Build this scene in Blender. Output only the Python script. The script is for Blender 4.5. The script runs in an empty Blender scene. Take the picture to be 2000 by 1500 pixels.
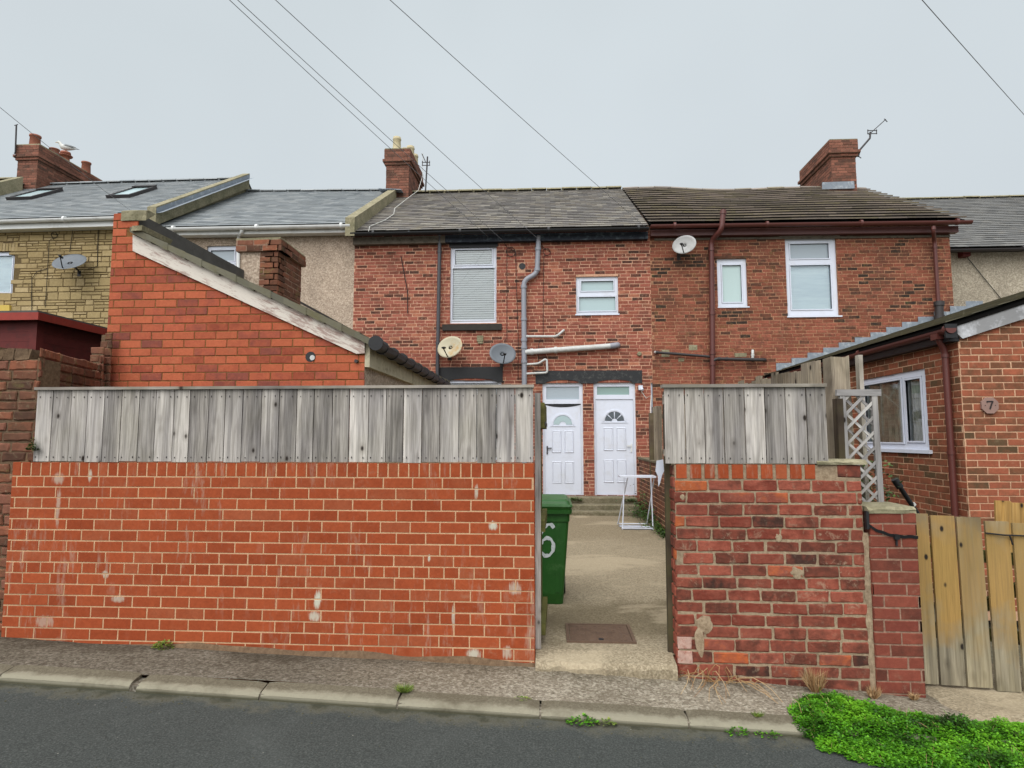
import bpy, math, random
from math import radians, sin, cos, pi
from mathutils import Vector, Matrix, noise as mnoise
R = random.Random(7)
S = bpy.context.scene
# ------------------------------------------------------------ camera
EYE = Vector((0, 0, 1.8)); FPX = 1200.0; YAW = radians(3.6); PIT = radians(5.0)
fw = Vector((-sin(YAW)*cos(PIT), cos(YAW)*cos(PIT), sin(PIT)))
rt = Vector((cos(YAW), sin(YAW), 0)); up = rt.cross(fw)
cd = bpy.data.cameras.new('camera'); cam = bpy.data.objects.new('camera', cd)
S.collection.objects.link(cam); S.camera = cam
cd.sensor_width = 36; cd.lens = FPX/2000*36; cd.clip_start = .05; cd.clip_end = 2000
cam.matrix_world = Matrix(((rt.x, up.x, -fw.x, 0), (rt.y, up.y, -fw.y, 0), (rt.z, up.z, -fw.z, 1.8), (0, 0, 0, 1)))
# ------------------------------------------------------------ sky: bright overcast, brightest high up behind the camera
SUN_EL, SUN_AZ = radians(52), radians(200)      # azimuth clockwise from +Y
w = bpy.data.worlds.new('World'); S.world = w; w.use_nodes = True
wn = w.node_tree.nodes; wl = w.node_tree.links; wn.clear()
wo = wn.new('ShaderNodeOutputWorld'); bg = wn.new('ShaderNodeBackground'); bg.inputs[1].default_value = 1
sk = wn.new('ShaderNodeTexSky'); sk.sky_type = 'NISHITA'; sk.sun_disc = False
sk.sun_elevation = SUN_EL; sk.sun_rotation = SUN_AZ
b1 = wn.new('ShaderNodeBackground'); wl.new(sk.outputs[0], b1.inputs[0]); b1.inputs[1].default_value = .05
tc = wn.new('ShaderNodeTexCoord')
dt = wn.new('ShaderNodeVectorMath'); dt.operation = 'DOT_PRODUCT'; wl.new(tc.outputs['Generated'], dt.inputs[0])
sd = Vector((sin(SUN_AZ)*cos(SUN_EL), cos(SUN_AZ)*cos(SUN_EL), sin(SUN_EL)))
dt.inputs[1].default_value = sd
cr = wn.new('ShaderNodeValToRGB'); mr = wn.new('ShaderNodeMapRange')
mr.inputs[1].default_value = -1; mr.inputs[2].default_value = 1; wl.new(dt.outputs['Value'], mr.inputs[0]); wl.new(mr.outputs[0], cr.inputs[0])
el = cr.color_ramp.elements
el[0].position = 0; el[0].color = (.60, .65, .69, 1)
el[1].position = 1; el[1].color = (2.9, 2.9, 2.9, 1)
for p_, c_ in ((.55, (.625, .685, .715, 1)), (.72, (.655, .70, .735, 1)), (.85, (1.55, 1.57, 1.6, 1))):
    e = el.new(p_); e.color = c_
nz = wn.new('ShaderNodeTexNoise'); nz.inputs['Scale'].default_value = 1.6; nz.inputs['Detail'].default_value = 3
wl.new(tc.outputs['Generated'], nz.inputs['Vector'])
mm = wn.new('ShaderNodeMapRange'); mm.inputs[1].default_value = .3; mm.inputs[2].default_value = .7; mm.inputs[3].default_value = .93; mm.inputs[4].default_value = 1.06
wl.new(nz.outputs[0], mm.inputs[0])
vm = wn.new('ShaderNodeVectorMath'); vm.operation = 'SCALE'; wl.new(cr.outputs[0], vm.inputs[0]); wl.new(mm.outputs[0], vm.inputs['Scale'])
wl.new(vm.outputs[0], bg.inputs[0])
ad = wn.new('ShaderNodeAddShader'); b1.inputs[1].default_value = .006
wl.new(bg.outputs[0], ad.inputs[0]); wl.new(b1.outputs[0], ad.inputs[1]); wl.new(ad.outputs[0], wo.inputs[0])
sl = bpy.data.lights.new('sun', 'SUN'); sl.energy = 1.5; sl.angle = radians(50); sl.color = (1, .985, .96)
so = bpy.data.objects.new('sun', sl); S.collection.objects.link(so)
so.rotation_euler = (-sd).to_track_quat('-Z', 'Y').to_euler()
S.render.engine = 'CYCLES'
vs = S.view_settings; vs.view_transform = 'Standard'; vs.look = 'None'; vs.gamma = 1; vs.exposure = 0; vs.use_curve_mapping = False
S.cycles.max_bounces = 5
# ------------------------------------------------------------ helpers
def ray(x, y): return fw + rt*((x-1000)/FPX) + up*((750-y)/FPX)
def at(x, y, v, ax=1):
    r = ray(x, y); return EYE + r*((v-EYE[ax])/r[ax])
def rect(x0, y0, x1, y1, v, ax=1):      # pixel box on a vertical plane -> u0,u1,z0,z1
    ym = (y0+y1)/2; xm = (x0+x1)/2; o = 1-ax
    a = at(x0, ym, v, ax)[o]; b = at(x1, ym, v, ax)[o]
    return min(a, b), max(a, b), at(xm, y1, v, ax)[2], at(xm, y0, v, ax)[2]
EV = [1.05]
def lin(c, E=None):
    E = E or EV[0]
    return tuple(min(.9, ((v/255/12.92) if v <= 10 else ((v/255+.055)/1.055)**2.4)/E) for v in c)+(1,)
def FY(y, s=1): return lambda u, d, z: (u, y-d*s, z)          # wall facing the camera
def FX(x, s=1): return lambda u, d, z: (x-d*s, u, z)          # wall facing left
def FS(a, b):                                                 # skewed wall from plan point a to b; outward = right-hand side
    v = Vector((b[0]-a[0], b[1]-a[1])).normalized(); n = Vector((v.y, -v.x))
    return lambda u, d, z: (a[0]+v.x*u+n.x*d, a[1]+v.y*u+n.y*d, z)
class M:
    def __init__(s, T=None): s.v = []; s.f = []; s.t = []; s.lp = []; s.mi = []; s.T = T or (lambda u, d, z: (u, d, z)); s.sm = []
    def add(s, vs, fs, tint=None, mi=0, lp=None, raw=False, smooth=False):
        b = len(s.v)
        if not raw:
            o_ = Vector(s.T(0, 0, 0)); X_ = Vector(s.T(1, 0, 0))-o_; Y_ = Vector(s.T(0, 1, 0))-o_; Z_ = Vector(s.T(0, 0, 1))-o_
            if X_.cross(Y_).dot(Z_) > 0: fs = [tuple(reversed(f)) for f in fs]
        for q in vs: s.v.append(tuple(q) if raw else tuple(s.T(*q)))
        t = tint or (R.random(), R.random(), R.random())
        for f in fs:
            s.f.append([b+i for i in f]); s.t.append(t); s.mi.append(mi); s.sm.append(smooth)
            s.lp.append([(lp[i] if lp else (0, 0, 0)) for i in f])
    def box(s, a0, a1, b0, b1, c0, c1, jit=0, **k):
        P = [(x, y, z) for x in (a0, a1) for y in (b0, b1) for z in (c0, c1)]
        d = (abs(a1-a0), abs(b1-b0), abs(c1-c0)); o = sorted(range(3), key=lambda i: d[i])   # thin, mid, long
        lp = [((p[o[1]]-(a0, b0, c0)[o[1]]), p[o[2]]-(a0, b0, c0)[o[2]], p[o[0]]-(a0, b0, c0)[o[0]]) for p in P]
        if jit: P = [tuple(c+R.uniform(-jit, jit) for c in p) for p in P]
        s.add(P, [(0, 1, 3, 2), (4, 6, 7, 5), (0, 4, 5, 1), (2, 3, 7, 6), (0, 2, 6, 4), (1, 5, 7, 3)], lp=lp, **k)
    def bar(s, p, q, wd, th, upv=(0, 0, 1), raw=True, **k):      # rectangular bar between two world points
        p = Vector(p); q = Vector(q); a = (q-p); L = a.length; a.normalize(); sdv = a.cross(Vector(upv))
        if sdv.length < 1e-4: sdv = Vector((1, 0, 0))
        sdv.normalize(); n = sdv.cross(a)
        P = []; lp = []
        for e, yy in ((p, 0), (q, L)):
            for i in (-1, 1):
                for j in (-1, 1):
                    P.append(e+sdv*(i*wd/2)+n*(j*th/2)); lp.append(((i+1)*wd/2, yy, (j+1)*th/2))
        s.add(P, [(0, 1, 3, 2), (4, 6, 7, 5), (0, 4, 5, 1), (2, 3, 7, 6), (0, 2, 6, 4), (1, 5, 7, 3)], lp=lp, raw=raw, **k)
    def tube(s, pts, r, n=12, caps=True, raw=True, **k):
        pts = [Vector(p) if raw else Vector(s.T(*p)) for p in pts]
        rs = r if isinstance(r, (list, tuple)) else [r]*len(pts)
        V = []; F = []; ref = None
        for i, p in enumerate(pts):
            a = (pts[min(i+1, len(pts)-1)]-pts[max(i-1, 0)]).normalized()
            if ref is None: ref = a.orthogonal().normalized()
            ref = (ref-a*ref.dot(a)).normalized(); o2 = a.cross(ref)
            V += [p+(ref*cos(2*pi*j/n)+o2*sin(2*pi*j/n))*rs[i] for j in range(n)]
        for i in range(len(pts)-1):
            F += [(i*n+j, i*n+(j+1) % n, (i+1)*n+(j+1) % n, (i+1)*n+j) for j in range(n)]
        s.add(V, F, raw=True, smooth=True, **k)
        if caps: s.add(V[:n], [tuple(range(n))], raw=True, **k); s.add(V[-n:], [tuple(range(n))], raw=True, **k)
    def prism(s, poly, d0, d1, **k):       # polygon in (u,z) from depth d0 to d1
        n = len(poly); V = [(u, d0, z) for u, z in poly]+[(u, d1, z) for u, z in poly]
        lp = [(z-poly[0][1], u-poly[0][0], d0) for u, z in poly]*2
        s.add(V, [tuple(range(n)), tuple(range(2*n-1, n-1, -1))]+[(i, (i+1) % n, n+(i+1) % n, n+i) for i in range(n)], lp=lp, **k)
    def slab(s, u0, u1, z0, z1, holes=(), d=0, back=-.1, sides=True, **k):    # face at depth d with openings and reveals
        us = sorted({u0, u1}|{h[i] for h in holes for i in (0, 1) if u0 < h[i] < u1}); zs = sorted({z0, z1}|{h[i] for h in holes for i in (2, 3) if z0 < h[i] < z1})
        for i in range(len(us)-1):
            for j in range(len(zs)-1):
                cu = (us[i]+us[i+1])/2; cz = (zs[j]+zs[j+1])/2
                if any(h[0] < cu < h[1] and h[2] < cz < h[3] for h in holes): continue
                q = [(us[i], zs[j]), (us[i+1], zs[j]), (us[i+1], zs[j+1]), (us[i], zs[j+1])]
                s.add([(a, d, b) for a, b in q], [(0, 1, 2, 3)], lp=[(b, a, 0) for a, b in q], **k)
        def ring(a0, a1, c0, c1):
            s.add([(a0, d, c0), (a1, d, c0), (a1, d, c1), (a0, d, c1), (a0, back, c0), (a1, back, c0), (a1, back, c1), (a0, back, c1)],
                  [(0, 1, 5, 4), (1, 2, 6, 5), (2, 3, 7, 6), (3, 0, 4, 7)], **k)
        for h in holes: ring(*h[:4])
        if sides: ring(u0, u1, z0, z1)
    def build(s, name, mats, parent=None, label=None):
        me = bpy.data.meshes.new(name); off = parent_loc(parent)
        me.from_pydata([(v[0]-off[0], v[1]-off[1], v[2]-off[2]) for v in s.v], [], s.f)
        for m_ in (mats if isinstance(mats, (list, tuple)) else [mats]): me.materials.append(m_)
        me.polygons.foreach_set('material_index', s.mi); me.polygons.foreach_set('use_smooth', s.sm)
        at_ = me.attributes.new('tint', 'FLOAT_COLOR', 'CORNER'); bt = []
        al = me.attributes.new('lp', 'FLOAT_VECTOR', 'CORNER'); bl = []
        for i, f in enumerate(s.f):
            bt += (list(s.t[i])+[1])*len(f)
            for c in s.lp[i]: bl += c
        at_.data.foreach_set('color', bt); al.data.foreach_set('vector', bl)
        me.update(); o = bpy.data.objects.new(name, me); S.collection.objects.link(o)
        if parent: o.parent = parent
        if label: o['label'] = label
        return o
def parent_loc(p):
    l = Vector((0, 0, 0))
    while p: l += p.location; p = p.parent
    return l
def thing(name, label, cat, loc, group=None):
    o = bpy.data.objects.new(name, None); S.collection.objects.link(o); o.location = loc; o.empty_display_size = .2
    return tag(o, label, cat, group)
def tag(o, label, cat, group=None):
    o['label'] = label; o['category'] = cat
    if group: o['group'] = group
    return o
def struct(o): o['kind'] = 'structure'; return o
# ------------------------------------------------------------ node helpers
GAIN = {'frosted_light': (1.15, 1.15, 1.15), 'rotten_post': (1.3, 1.3, 1.3), 'white_gutter': (1.25, 1.25, 1.25), 'grey_soil_pipe': (1.0, .98, .93), 'white_waste_pipe': (.84, .89, .98), 'pale_net': (1.3, 1.3, 1.3), 'net_curtain': (1.5, 1.5, 1.5), 'new_brick': (.74, .90, .72), 'new_mortar': (.84, .83, .85), 'old_brick': (.86, .98, .92), 'pier_brick': (.78, 1.02, .98), 'chimney_brick': (1.1, 1.5, 1.45), 'weathered_brick': (1.05, 1.35, 1.3), 'terracotta': (.8, 1.1, 1.15), 'old_mortar': (1.12, 1.12, 1.1), 'gable_brick': (.92, 1.36, 1.36), 'gable_mortar': (.9, 1.0, .95), 'mid_brick': (.92, 1.07, 1.06), 'mid_mortar': (.88, .95, .95), 'dark_brick': (.84, 1.14, 1.14), 'dark_mortar': (.95, 1.05, 1.05), 'side_brick': (1.08, 1.35, 1.28), 'weathered_board': (1.12, 1.09, 1.06), 'weathered_rail': (1.15, 1.15, 1.15), 'asphalt': (.70, .72, .70), 'kerb_concrete': (.66, .66, .63), 'pavement_tarmac': (.95, .97, .95), 'yard_concrete': (1.25, 1.27, 1.36), 'white_upvc': (1.13, 1.16, 1.18), 'brown_grey_slate': (1.45, 1.47, 1.5), 'grey_slate': (1.5, 1.46, 1.45), 'mossy_tile': (2.1, 2.2, 2.9), 'chimney_mortar': (1.1, 1.1, 1.05), 'pebbledash': (1.28, 1.26, 1.27), 'pale_pebbledash': (1.2, 1.2, 1.2), 'clover_leaf': (.85, .76, .36), 'cladding_stone': (1.08, 1.12, 1.38), 'dark_grey_slate': (1.2, 1.15, 1.12), 'green_plastic': (.9, 1.25, .85), 'dark_green_plastic': (1, 1.5, 1)}
class NT:
    def __init__(s, name):
        s.name = name
        s.m = bpy.data.materials.new(name); s.m.use_nodes = True; s.nt = s.m.node_tree; s.n = s.nt.nodes; s.l = s.nt.links
        s.b = s.n['Principled BSDF']; s.tc = s.n.new('ShaderNodeTexCoord').outputs['Object']
        a = s.n.new('ShaderNodeAttribute'); a.attribute_name = 'tint'; sp = s.n.new('ShaderNodeSeparateColor'); s.l.new(a.outputs['Color'], sp.inputs[0])
        s.r, s.g, s.bl = sp.outputs[0], sp.outputs[1], sp.outputs[2]
    def put(s, sock, v):
        if hasattr(v, 'links') or isinstance(v, bpy.types.NodeSocket): s.l.new(v, sock)
        else: sock.default_value = v
    def noise(s, sc, det=4, ro=.6, vec=None, dist=0):
        n = s.n.new('ShaderNodeTexNoise'); s.l.new(vec or s.tc, n.inputs['Vector'])
        n.inputs['Scale'].default_value = sc; n.inputs['Detail'].default_value = det; n.inputs['Roughness'].default_value = ro; n.inputs['Distortion'].default_value = dist
        return n.outputs[0]
    def vor(s, sc, vec=None, feat='F1', out=0, rnd=1):
        n = s.n.new('ShaderNodeTexVoronoi'); n.feature = feat; s.l.new(vec or s.tc, n.inputs['Vector']); n.inputs['Scale'].default_value = sc
        n.inputs['Randomness'].default_value = rnd
        return n.outputs[out]
    def map(s, v, a, b, c=0, d=1):
        n = s.n.new('ShaderNodeMapRange'); s.put(n.inputs[0], v)
        for i, x in enumerate((a, b, c, d)): n.inputs[i+1].default_value = x
        return n.outputs[0]
    def ramp(s, v, st):
        n = s.n.new('ShaderNodeValToRGB'); s.put(n.inputs[0], v); e = n.color_ramp.elements
        e[0].position, e[0].color = st[0]; e[1].position, e[1].color = st[-1]
        for p, c in st[1:-1]: q = e.new(p); q.color = c
        return n.outputs[0]
    def mix(s, f, a, b, bl='MIX'):
        n = s.n.new('ShaderNodeMix'); n.data_type = 'RGBA'; n.blend_type = bl
        s.put(n.inputs[0], f); s.put(n.inputs[6], a); s.put(n.inputs[7], b); return n.outputs[2]
    def mt(s, op, a, b=0.0):
        n = s.n.new('ShaderNodeMath'); n.operation = op; s.put(n.inputs[0], a); s.put(n.inputs[1], b); return n.outputs[0]
    def vmul(s, v, k):
        n = s.n.new('ShaderNodeVectorMath'); n.operation = 'MULTIPLY'; s.l.new(v, n.inputs[0]); n.inputs[1].default_value = k; return n.outputs[0]
    def vadd(s, v, u):
        n = s.n.new('ShaderNodeVectorMath'); n.operation = 'ADD'; s.l.new(v, n.inputs[0]); s.put(n.inputs[1], u); return n.outputs[0]
    def comb(s, x, y, z):
        n = s.n.new('ShaderNodeCombineXYZ'); s.put(n.inputs[0], x); s.put(n.inputs[1], y); s.put(n.inputs[2], z); return n.outputs[0]
    def attr(s, nm):
        n = s.n.new('ShaderNodeAttribute'); n.attribute_name = nm; return n.outputs['Vector']
    def sep(s, v):
        n = s.n.new('ShaderNodeSeparateXYZ'); s.l.new(v, n.inputs[0]); return n.outputs
    def bump(s, h, st=.5, di=.01):
        n = s.n.new('ShaderNodeBump'); n.inputs['Strength'].default_value = st; n.inputs['Distance'].default_value = di; s.put(n.inputs['Height'], h)
        s.l.new(n.outputs[0], s.b.inputs['Normal'])
    def out(s, col, ro=.9, spec=.3, metal=0):
        if s.name in GAIN: col = s.mix(1.0, col, GAIN[s.name]+(1,), 'MULTIPLY')
        s.put(s.b.inputs['Base Color'], col); s.put(s.b.inputs['Roughness'], ro); s.b.inputs['Specular IOR Level'].default_value = spec; s.b.inputs['Metallic'].default_value = metal
        return s.m
def C(*c): return lin(c)
def brick_mat(name, cols, mort=(200, 190, 170), smear=.25, soot=.3, sootcol=(50, 38, 34), grain=60, bumpd=.004, effl=0, spots=(), lich=0):
    t = NT(name); n = len(cols); st = [(i/max(1, n-1), C(*c)) for i, c in enumerate(cols)]
    rv = t.mt('ADD', t.r, t.map(t.noise(9, 3), .3, .7, -.12, .12)); c = t.ramp(rv, st)
    f1 = t.noise(grain, 5, .7); c = t.mix(t.map(f1, .3, .75, 0, .5), c, (.52, .50, .47, 1), 'MULTIPLY')
    c = t.mix(t.map(t.g, 0, 1, 0, .35), c, (.62, .60, .60, 1), 'MULTIPLY')
    f2 = t.noise(1.3, 5, .65); c = t.mix(t.map(f2, .5, .72, 0, soot), c, C(*sootcol))
    f3 = t.noise(14, 6, .75, dist=.6); f3b = t.noise(.9, 3, .5)
    sm = t.mt('MULTIPLY', t.map(f3, .56, .68), t.map(f3b, .42, .62, 0, smear)); c = t.mix(sm, c, C(*mort))
    if lich: c = t.mix(t.mt('MULTIPLY', t.map(t.noise(5, 6, .75), .56, .66, 0, lich), 1), c, C(120, 115, 60))
    if effl:
        v = t.vmul(t.tc, (6, 6, 1.1)); s1 = t.map(t.noise(2.2, 5, .75, vec=v), .55, .74, 0, effl); s2 = t.map(t.noise(1.4, 2, .5), .42, .6)
        c = t.mix(t.mt('MULTIPLY', s1, s2), c, C(205, 180, 178))
        x, y, z = t.sep(t.tc); wob = t.map(t.noise(1, 5, .75, vec=t.vmul(t.tc, (60, 60, 9))), .25, .75, -.9, .9)
        for (sx, sz, w_, h_, a) in spots:
            dx = t.mt('DIVIDE', t.mt('SUBTRACT', x, sx), w_); dz = t.mt('DIVIDE', t.mt('SUBTRACT', z, sz), h_)
            q = t.mt('ADD', t.mt('ADD', t.mt('MULTIPLY', dx, dx), t.mt('MULTIPLY', dz, dz)), wob)
            c = t.mix(t.map(q, .25, 1.15, a, 0), c, C(215, 195, 195))
    t.bump(t.mt('ADD', f1, t.mt('MULTIPLY', f3, .6)), .7, bumpd)
    return t.out(c, .9, .2)
def mortar_mat(name, col, col2=None, sc=30):
    t = NT(name); c = t.mix(t.map(t.noise(sc, 5, .7), .3, .7), C(*col), C(*(col2 or [int(v*.72) for v in col])))
    c = t.mix(t.map(t.noise(1.5, 4, .6), .5, .75, 0, .5), c, C(95, 80, 68)); t.bump(t.noise(120, 4, .7), .8, .006); return t.out(c, .95, .15)
def wood_mat(name, a, b, c3, knot=(40, 34, 30), yel=None, green=0, sc=1.0):
    t = NT(name); L = t.attr('lp'); x, y, z = t.sep(L); o = t.mt('MULTIPLY', t.r, 57.0)
    vv = t.comb(t.mt('ADD', t.mt('MULTIPLY', x, 34*sc), o), t.mt('ADD', t.mt('MULTIPLY', y, 1.6), o), t.mt('MULTIPLY', z, 20))
    g1 = t.noise(1, 6, .75, vec=vv, dist=.3)
    v2 = t.comb(t.mt('ADD', t.mt('MULTIPLY', x, 8), o), t.mt('ADD', t.mt('MULTIPLY', y, .8), o), o)
    n2 = t.noise(1, 2, .4, vec=v2); rings = t.mt('SINE', t.mt('MULTIPLY', n2, 48)); wide = t.noise(.55, 3, .6, vec=v2)
    g3 = t.noise(1, 3, .7, vec=t.comb(t.mt('ADD', t.mt('MULTIPLY', x, 130), o), t.mt('ADD', t.mt('MULTIPLY', y, 3.0), o), o))
    g1 = t.mt('ADD', t.mt('MULTIPLY', g1, .5), t.mt('MULTIPLY', g3, .5))
    c = t.ramp(t.mt('ADD', t.map(g1, .32, .68, 0, .8), t.mt('MULTIPLY', t.map(t.g, 0, 1, -.15, .35), 1)), [(0, C(*a)), (.5, C(*b)), (1, C(*c3))])
    c = t.mix(t.map(rings, .2, 1, 0, .32), c, (.45, .43, .42, 1), 'MULTIPLY')
    c = t.mix(t.map(wide, .42, .6, 0, .75), c, (.42, .42, .45, 1), 'MULTIPLY'); vs_ = t.noise(1, 3, .6, vec=t.comb(t.mt('ADD', t.mt('MULTIPLY', x, 18), o), t.mt('ADD', t.mt('MULTIPLY', y, .7), o), o)); c = t.mix(t.map(vs_, .5, .66, 0, .6), c, (.45, .45, .47, 1), 'MULTIPLY')
    v3 = t.comb(t.mt('ADD', t.mt('MULTIPLY', x, 9), o), t.mt('ADD', t.mt('MULTIPLY', y, 5.5), o), o)
    kd = t.vor(1, vec=v3); kr = t.vor(1, vec=v3, out=1); kk = t.mt('MULTIPLY', t.map(kd, .08, .15, 1, 0), t.map(t.sep(kr)[0], .48, .50, 0, 1)); kh = t.mt('MULTIPLY', t.map(kd, .1, .32, .6, 0), t.map(t.sep(kr)[0], .48, .50, 0, 1)); c = t.mix(kh, c, (.5, .48, .46, 1), 'MULTIPLY')
    if yel:
        h = t.mt('ADD', y, t.map(t.noise(3, 3), .3, .7, -.25, .25)); f = t.mt('MULTIPLY', t.map(h, .22, .6), t.map(h, 1.5, 1.05))
        c = t.mix(t.mt('MULTIPLY', f, t.map(t.g, 0, 1, .25, 1)), c, t.mix(t.map(g1, .3, .7), C(*yel), C(*[int(v*.75) for v in yel])))
    if green: c = t.mix(t.map(t.noise(2.2, 4), .45, .7, 0, green), c, C(112, 112, 62))
    c = t.mix(kk, c, C(*knot)); t.bump(t.mt('ADD', g1, t.mt('MULTIPLY', kk, -.5)), .5, .004); return t.out(c, .85, .2)
def ground_mat(name, a, b, c3, sc=90, big=1.2, stain=None, bd=.006, stones=.0, speck=0):
    t = NT(name); f1 = t.noise(sc, 5, .8); f2 = t.noise(big, 6, .65, dist=.4); v = t.vor(sc*1.2, out=1)
    c = t.ramp(t.mt('ADD', t.map(f1, .25, .75, 0, .6), t.mt('MULTIPLY', t.sep(v)[0], .4)), [(0, C(*a)), (.5, C(*b)), (1, C(*c3))])
    c = t.mix(t.map(f2, .4, .68, 0, .55), c, (.5, .5, .5, 1) if not stain else C(*stain), 'MULTIPLY' if not stain else 'MIX')
    c = t.mix(t.map(t.noise(big*5, 5, .7), .5, .75, 0, .4), c, (.6, .59, .57, 1), 'MULTIPLY')
    if speck:
        q = t.vor(22, out=0); q2 = t.vor(22, out=1); c = t.mix(t.mt('MULTIPLY', t.map(q, .06, .09, 1, 0), t.map(t.sep(q2)[1], 1-speck, 1-speck+.01)), c, C(190, 185, 175))
    t.bump(f1, .7, bd); return t.out(c, .92, .25)
def plain(name, col, ro=.5, spec=.4, var=.15, sc=8, dirt=None, dfac=.5, metal=0):
    t = NT(name); c = t.mix(t.map(t.noise(sc, 5, .65), .35, .7, 0, var*2), C(*col), (.6, .6, .6, 1), 'MULTIPLY')
    if dirt: c = t.mix(t.map(t.noise(sc*.8, 6, .75), .52, .66, 0, dfac), c, C(*dirt))
    t.bump(t.noise(sc*6, 3), .15, .003); return t.out(c, ro, spec, metal)
def slate_mat(name, cols, moss=(110, 105, 70), mf=.3, ro=.65, pale=.0):
    t = NT(name); c = t.ramp(t.r, [(i/(len(cols)-1), C(*q)) for i, q in enumerate(cols)])
    c = t.mix(t.map(t.noise(25, 5, .7), .3, .7, 0, .35), c, (.55, .55, .55, 1), 'MULTIPLY')
    c = t.mix(t.map(t.noise(3, 6, .75), .5, .72, 0, mf), c, C(*moss))
    t.bump(t.noise(60, 4), .4, .004); return t.out(c, ro, .35)
# ------------------------------------------------------------ materials
newb = brick_mat('new_brick', [(172, 72, 44), (182, 80, 52), (192, 86, 56), (178, 76, 48), (188, 92, 66)], (225, 200, 185), smear=.10, soot=.0, effl=.55, grain=45, bumpd=.002,
    spots=[(at(x, y, 4.64)[0]+2.2, at(x, y, 4.64)[2]-.15, wd, h, a) for x, y, wd, h, a in (
        (963, 1027, .035, .035, .95), (620, 1172, .03, .07, 1), (614, 1205, .05, .04, .8), (660, 1282, .03, .03, .9), (230, 1170, .055, .03, .6), (85, 1215, .08, .05, .4), (885, 1205, .015, .09, .7),
        (925, 1278, .06, .04, .85), (990, 1275, .04, .05, .6), (1005, 1150, .05, .05, .6), (205, 1122, .03, .03, .7), (112, 990, .02, .16, .45), (112, 935, .05, .05, .5), (174, 930, .02, .05, .7), (930, 960, .015, .06, .7), (838, 1090, .01, .03, .9))])
newm = mortar_mat('new_mortar', (222, 186, 146), (200, 160, 120))
oldb = brick_mat('old_brick', [(78, 50, 44), (150, 76, 62), (106, 58, 48), (172, 90, 74), (132, 60, 48), (156, 84, 70), (206, 104, 62)], (190, 160, 138), smear=.8, soot=.55, sootcol=(74, 48, 42), grain=28, bumpd=.009, effl=0)
oldm = mortar_mat('old_mortar', (168, 150, 126), (118, 100, 80))
pierb = brick_mat('pier_brick', [(112, 56, 46), (156, 74, 60), (138, 62, 52), (148, 70, 56)], (186, 146, 124), smear=.5, soot=.45, grain=30, bumpd=.006)
pierm = mortar_mat('pier_mortar', (164, 132, 112))
gabb = brick_mat('gable_brick', [(158, 66, 48), (190, 84, 58), (198, 90, 62), (184, 80, 58), (142, 66, 56)], (200, 140, 100), smear=.12, soot=.12, grain=40, bumpd=.003)
gabm = mortar_mat('gable_mortar', (150, 96, 58), (112, 78, 48))
midb = brick_mat('mid_brick', [(84, 56, 48), (142, 78, 64), (160, 88, 74), (176, 98, 82), (150, 80, 64), (190, 116, 92)], (226, 182, 154), smear=.65, soot=.55, grain=30)
midm = mortar_mat('mid_mortar', (228, 180, 152), (186, 130, 104))
h4b = brick_mat('dark_brick', [(62, 44, 38), (118, 66, 52), (154, 80, 62), (138, 70, 54), (170, 88, 70), (104, 60, 48)], (196, 140, 112), smear=.5, soot=.75, sootcol=(64, 48, 40), grain=30, lich=.25)
h4m = mortar_mat('dark_mortar', (196, 142, 110), (120, 80, 62))
sb = brick_mat('side_brick', [(94, 66, 48), (136, 74, 54), (156, 80, 60), (112, 68, 50), (166, 86, 64)], (205, 170, 140), smear=.2, soot=.35, sootcol=(84, 64, 48), grain=35)
sm_ = mortar_mat('side_mortar', (214, 176, 146), (180, 140, 108))
olb = brick_mat('weathered_brick', [(84, 52, 42), (118, 68, 52), (134, 78, 64), (100, 62, 48), (150, 82, 62)], (178, 158, 130), smear=.4, soot=.5, sootcol=(62, 44, 34), grain=25, lich=.25, bumpd=.006)
olm = mortar_mat('weathered_mortar', (120, 100, 78), (84, 66, 50))
chb = brick_mat('chimney_brick', [(92, 58, 50), (128, 74, 62), (146, 84, 70), (110, 64, 54)], (170, 140, 120), smear=.3, soot=.6, grain=30)
chm = mortar_mat('chimney_mortar', (110, 84, 70), (80, 62, 54))
stoneb = brick_mat('cladding_stone', [(150, 130, 84), (172, 150, 98), (162, 140, 90), (182, 160, 110)], (180, 160, 110), smear=.1, soot=.25, sootcol=(110, 92, 60), grain=25)
stonem = mortar_mat('cladding_joint', (116, 98, 68))
pebble = ground_mat('pebbledash', (98, 84, 72), (160, 144, 126), (206, 192, 172), sc=34, big=.9, bd=.02)
pebble2 = ground_mat('pale_pebbledash', (104, 98, 86), (160, 150, 132), (208, 198, 178), sc=34, big=.9, bd=.02)
EV[0] = 1.25
render_d = plain('dark_render', (98, 96, 92), .9, .2, .3, 6, (70, 68, 64))
EV[0] = 1.5
slateg = slate_mat('grey_slate', [(112, 120, 124), (140, 147, 149), (126, 134, 137), (156, 162, 163)], (150, 150, 142), .3)
slated = slate_mat('brown_grey_slate', [(92, 88, 84), (124, 118, 112), (108, 104, 100), (142, 136, 126), (116, 108, 98)], (140, 130, 96), .35)
slate5 = slate_mat('dark_grey_slate', [(96, 98, 98), (124, 126, 124), (110, 112, 112)], (130, 124, 110), .4)
tileb = slate_mat('mossy_tile', [(112, 102, 82), (132, 120, 98), (96, 88, 72), (122, 112, 84)], (128, 118, 76), .6)
tilem = slate_mat('mossy_verge_tile', [(100, 98, 82), (126, 122, 100), (112, 106, 84)], (108, 102, 58), .8)
under = plain('roof_underlay', (20, 18, 17), .9, .1); EV[0] = 1.25
cem = ground_mat('cement', (120, 112, 88), (160, 152, 124), (186, 178, 150), sc=30, big=3, stain=(100, 100, 72), bd=.01)
lead = plain('lead', (140, 150, 160), .55, .4, .3, 9, (196, 204, 208), .6)
EV[0] = 1.1
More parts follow.
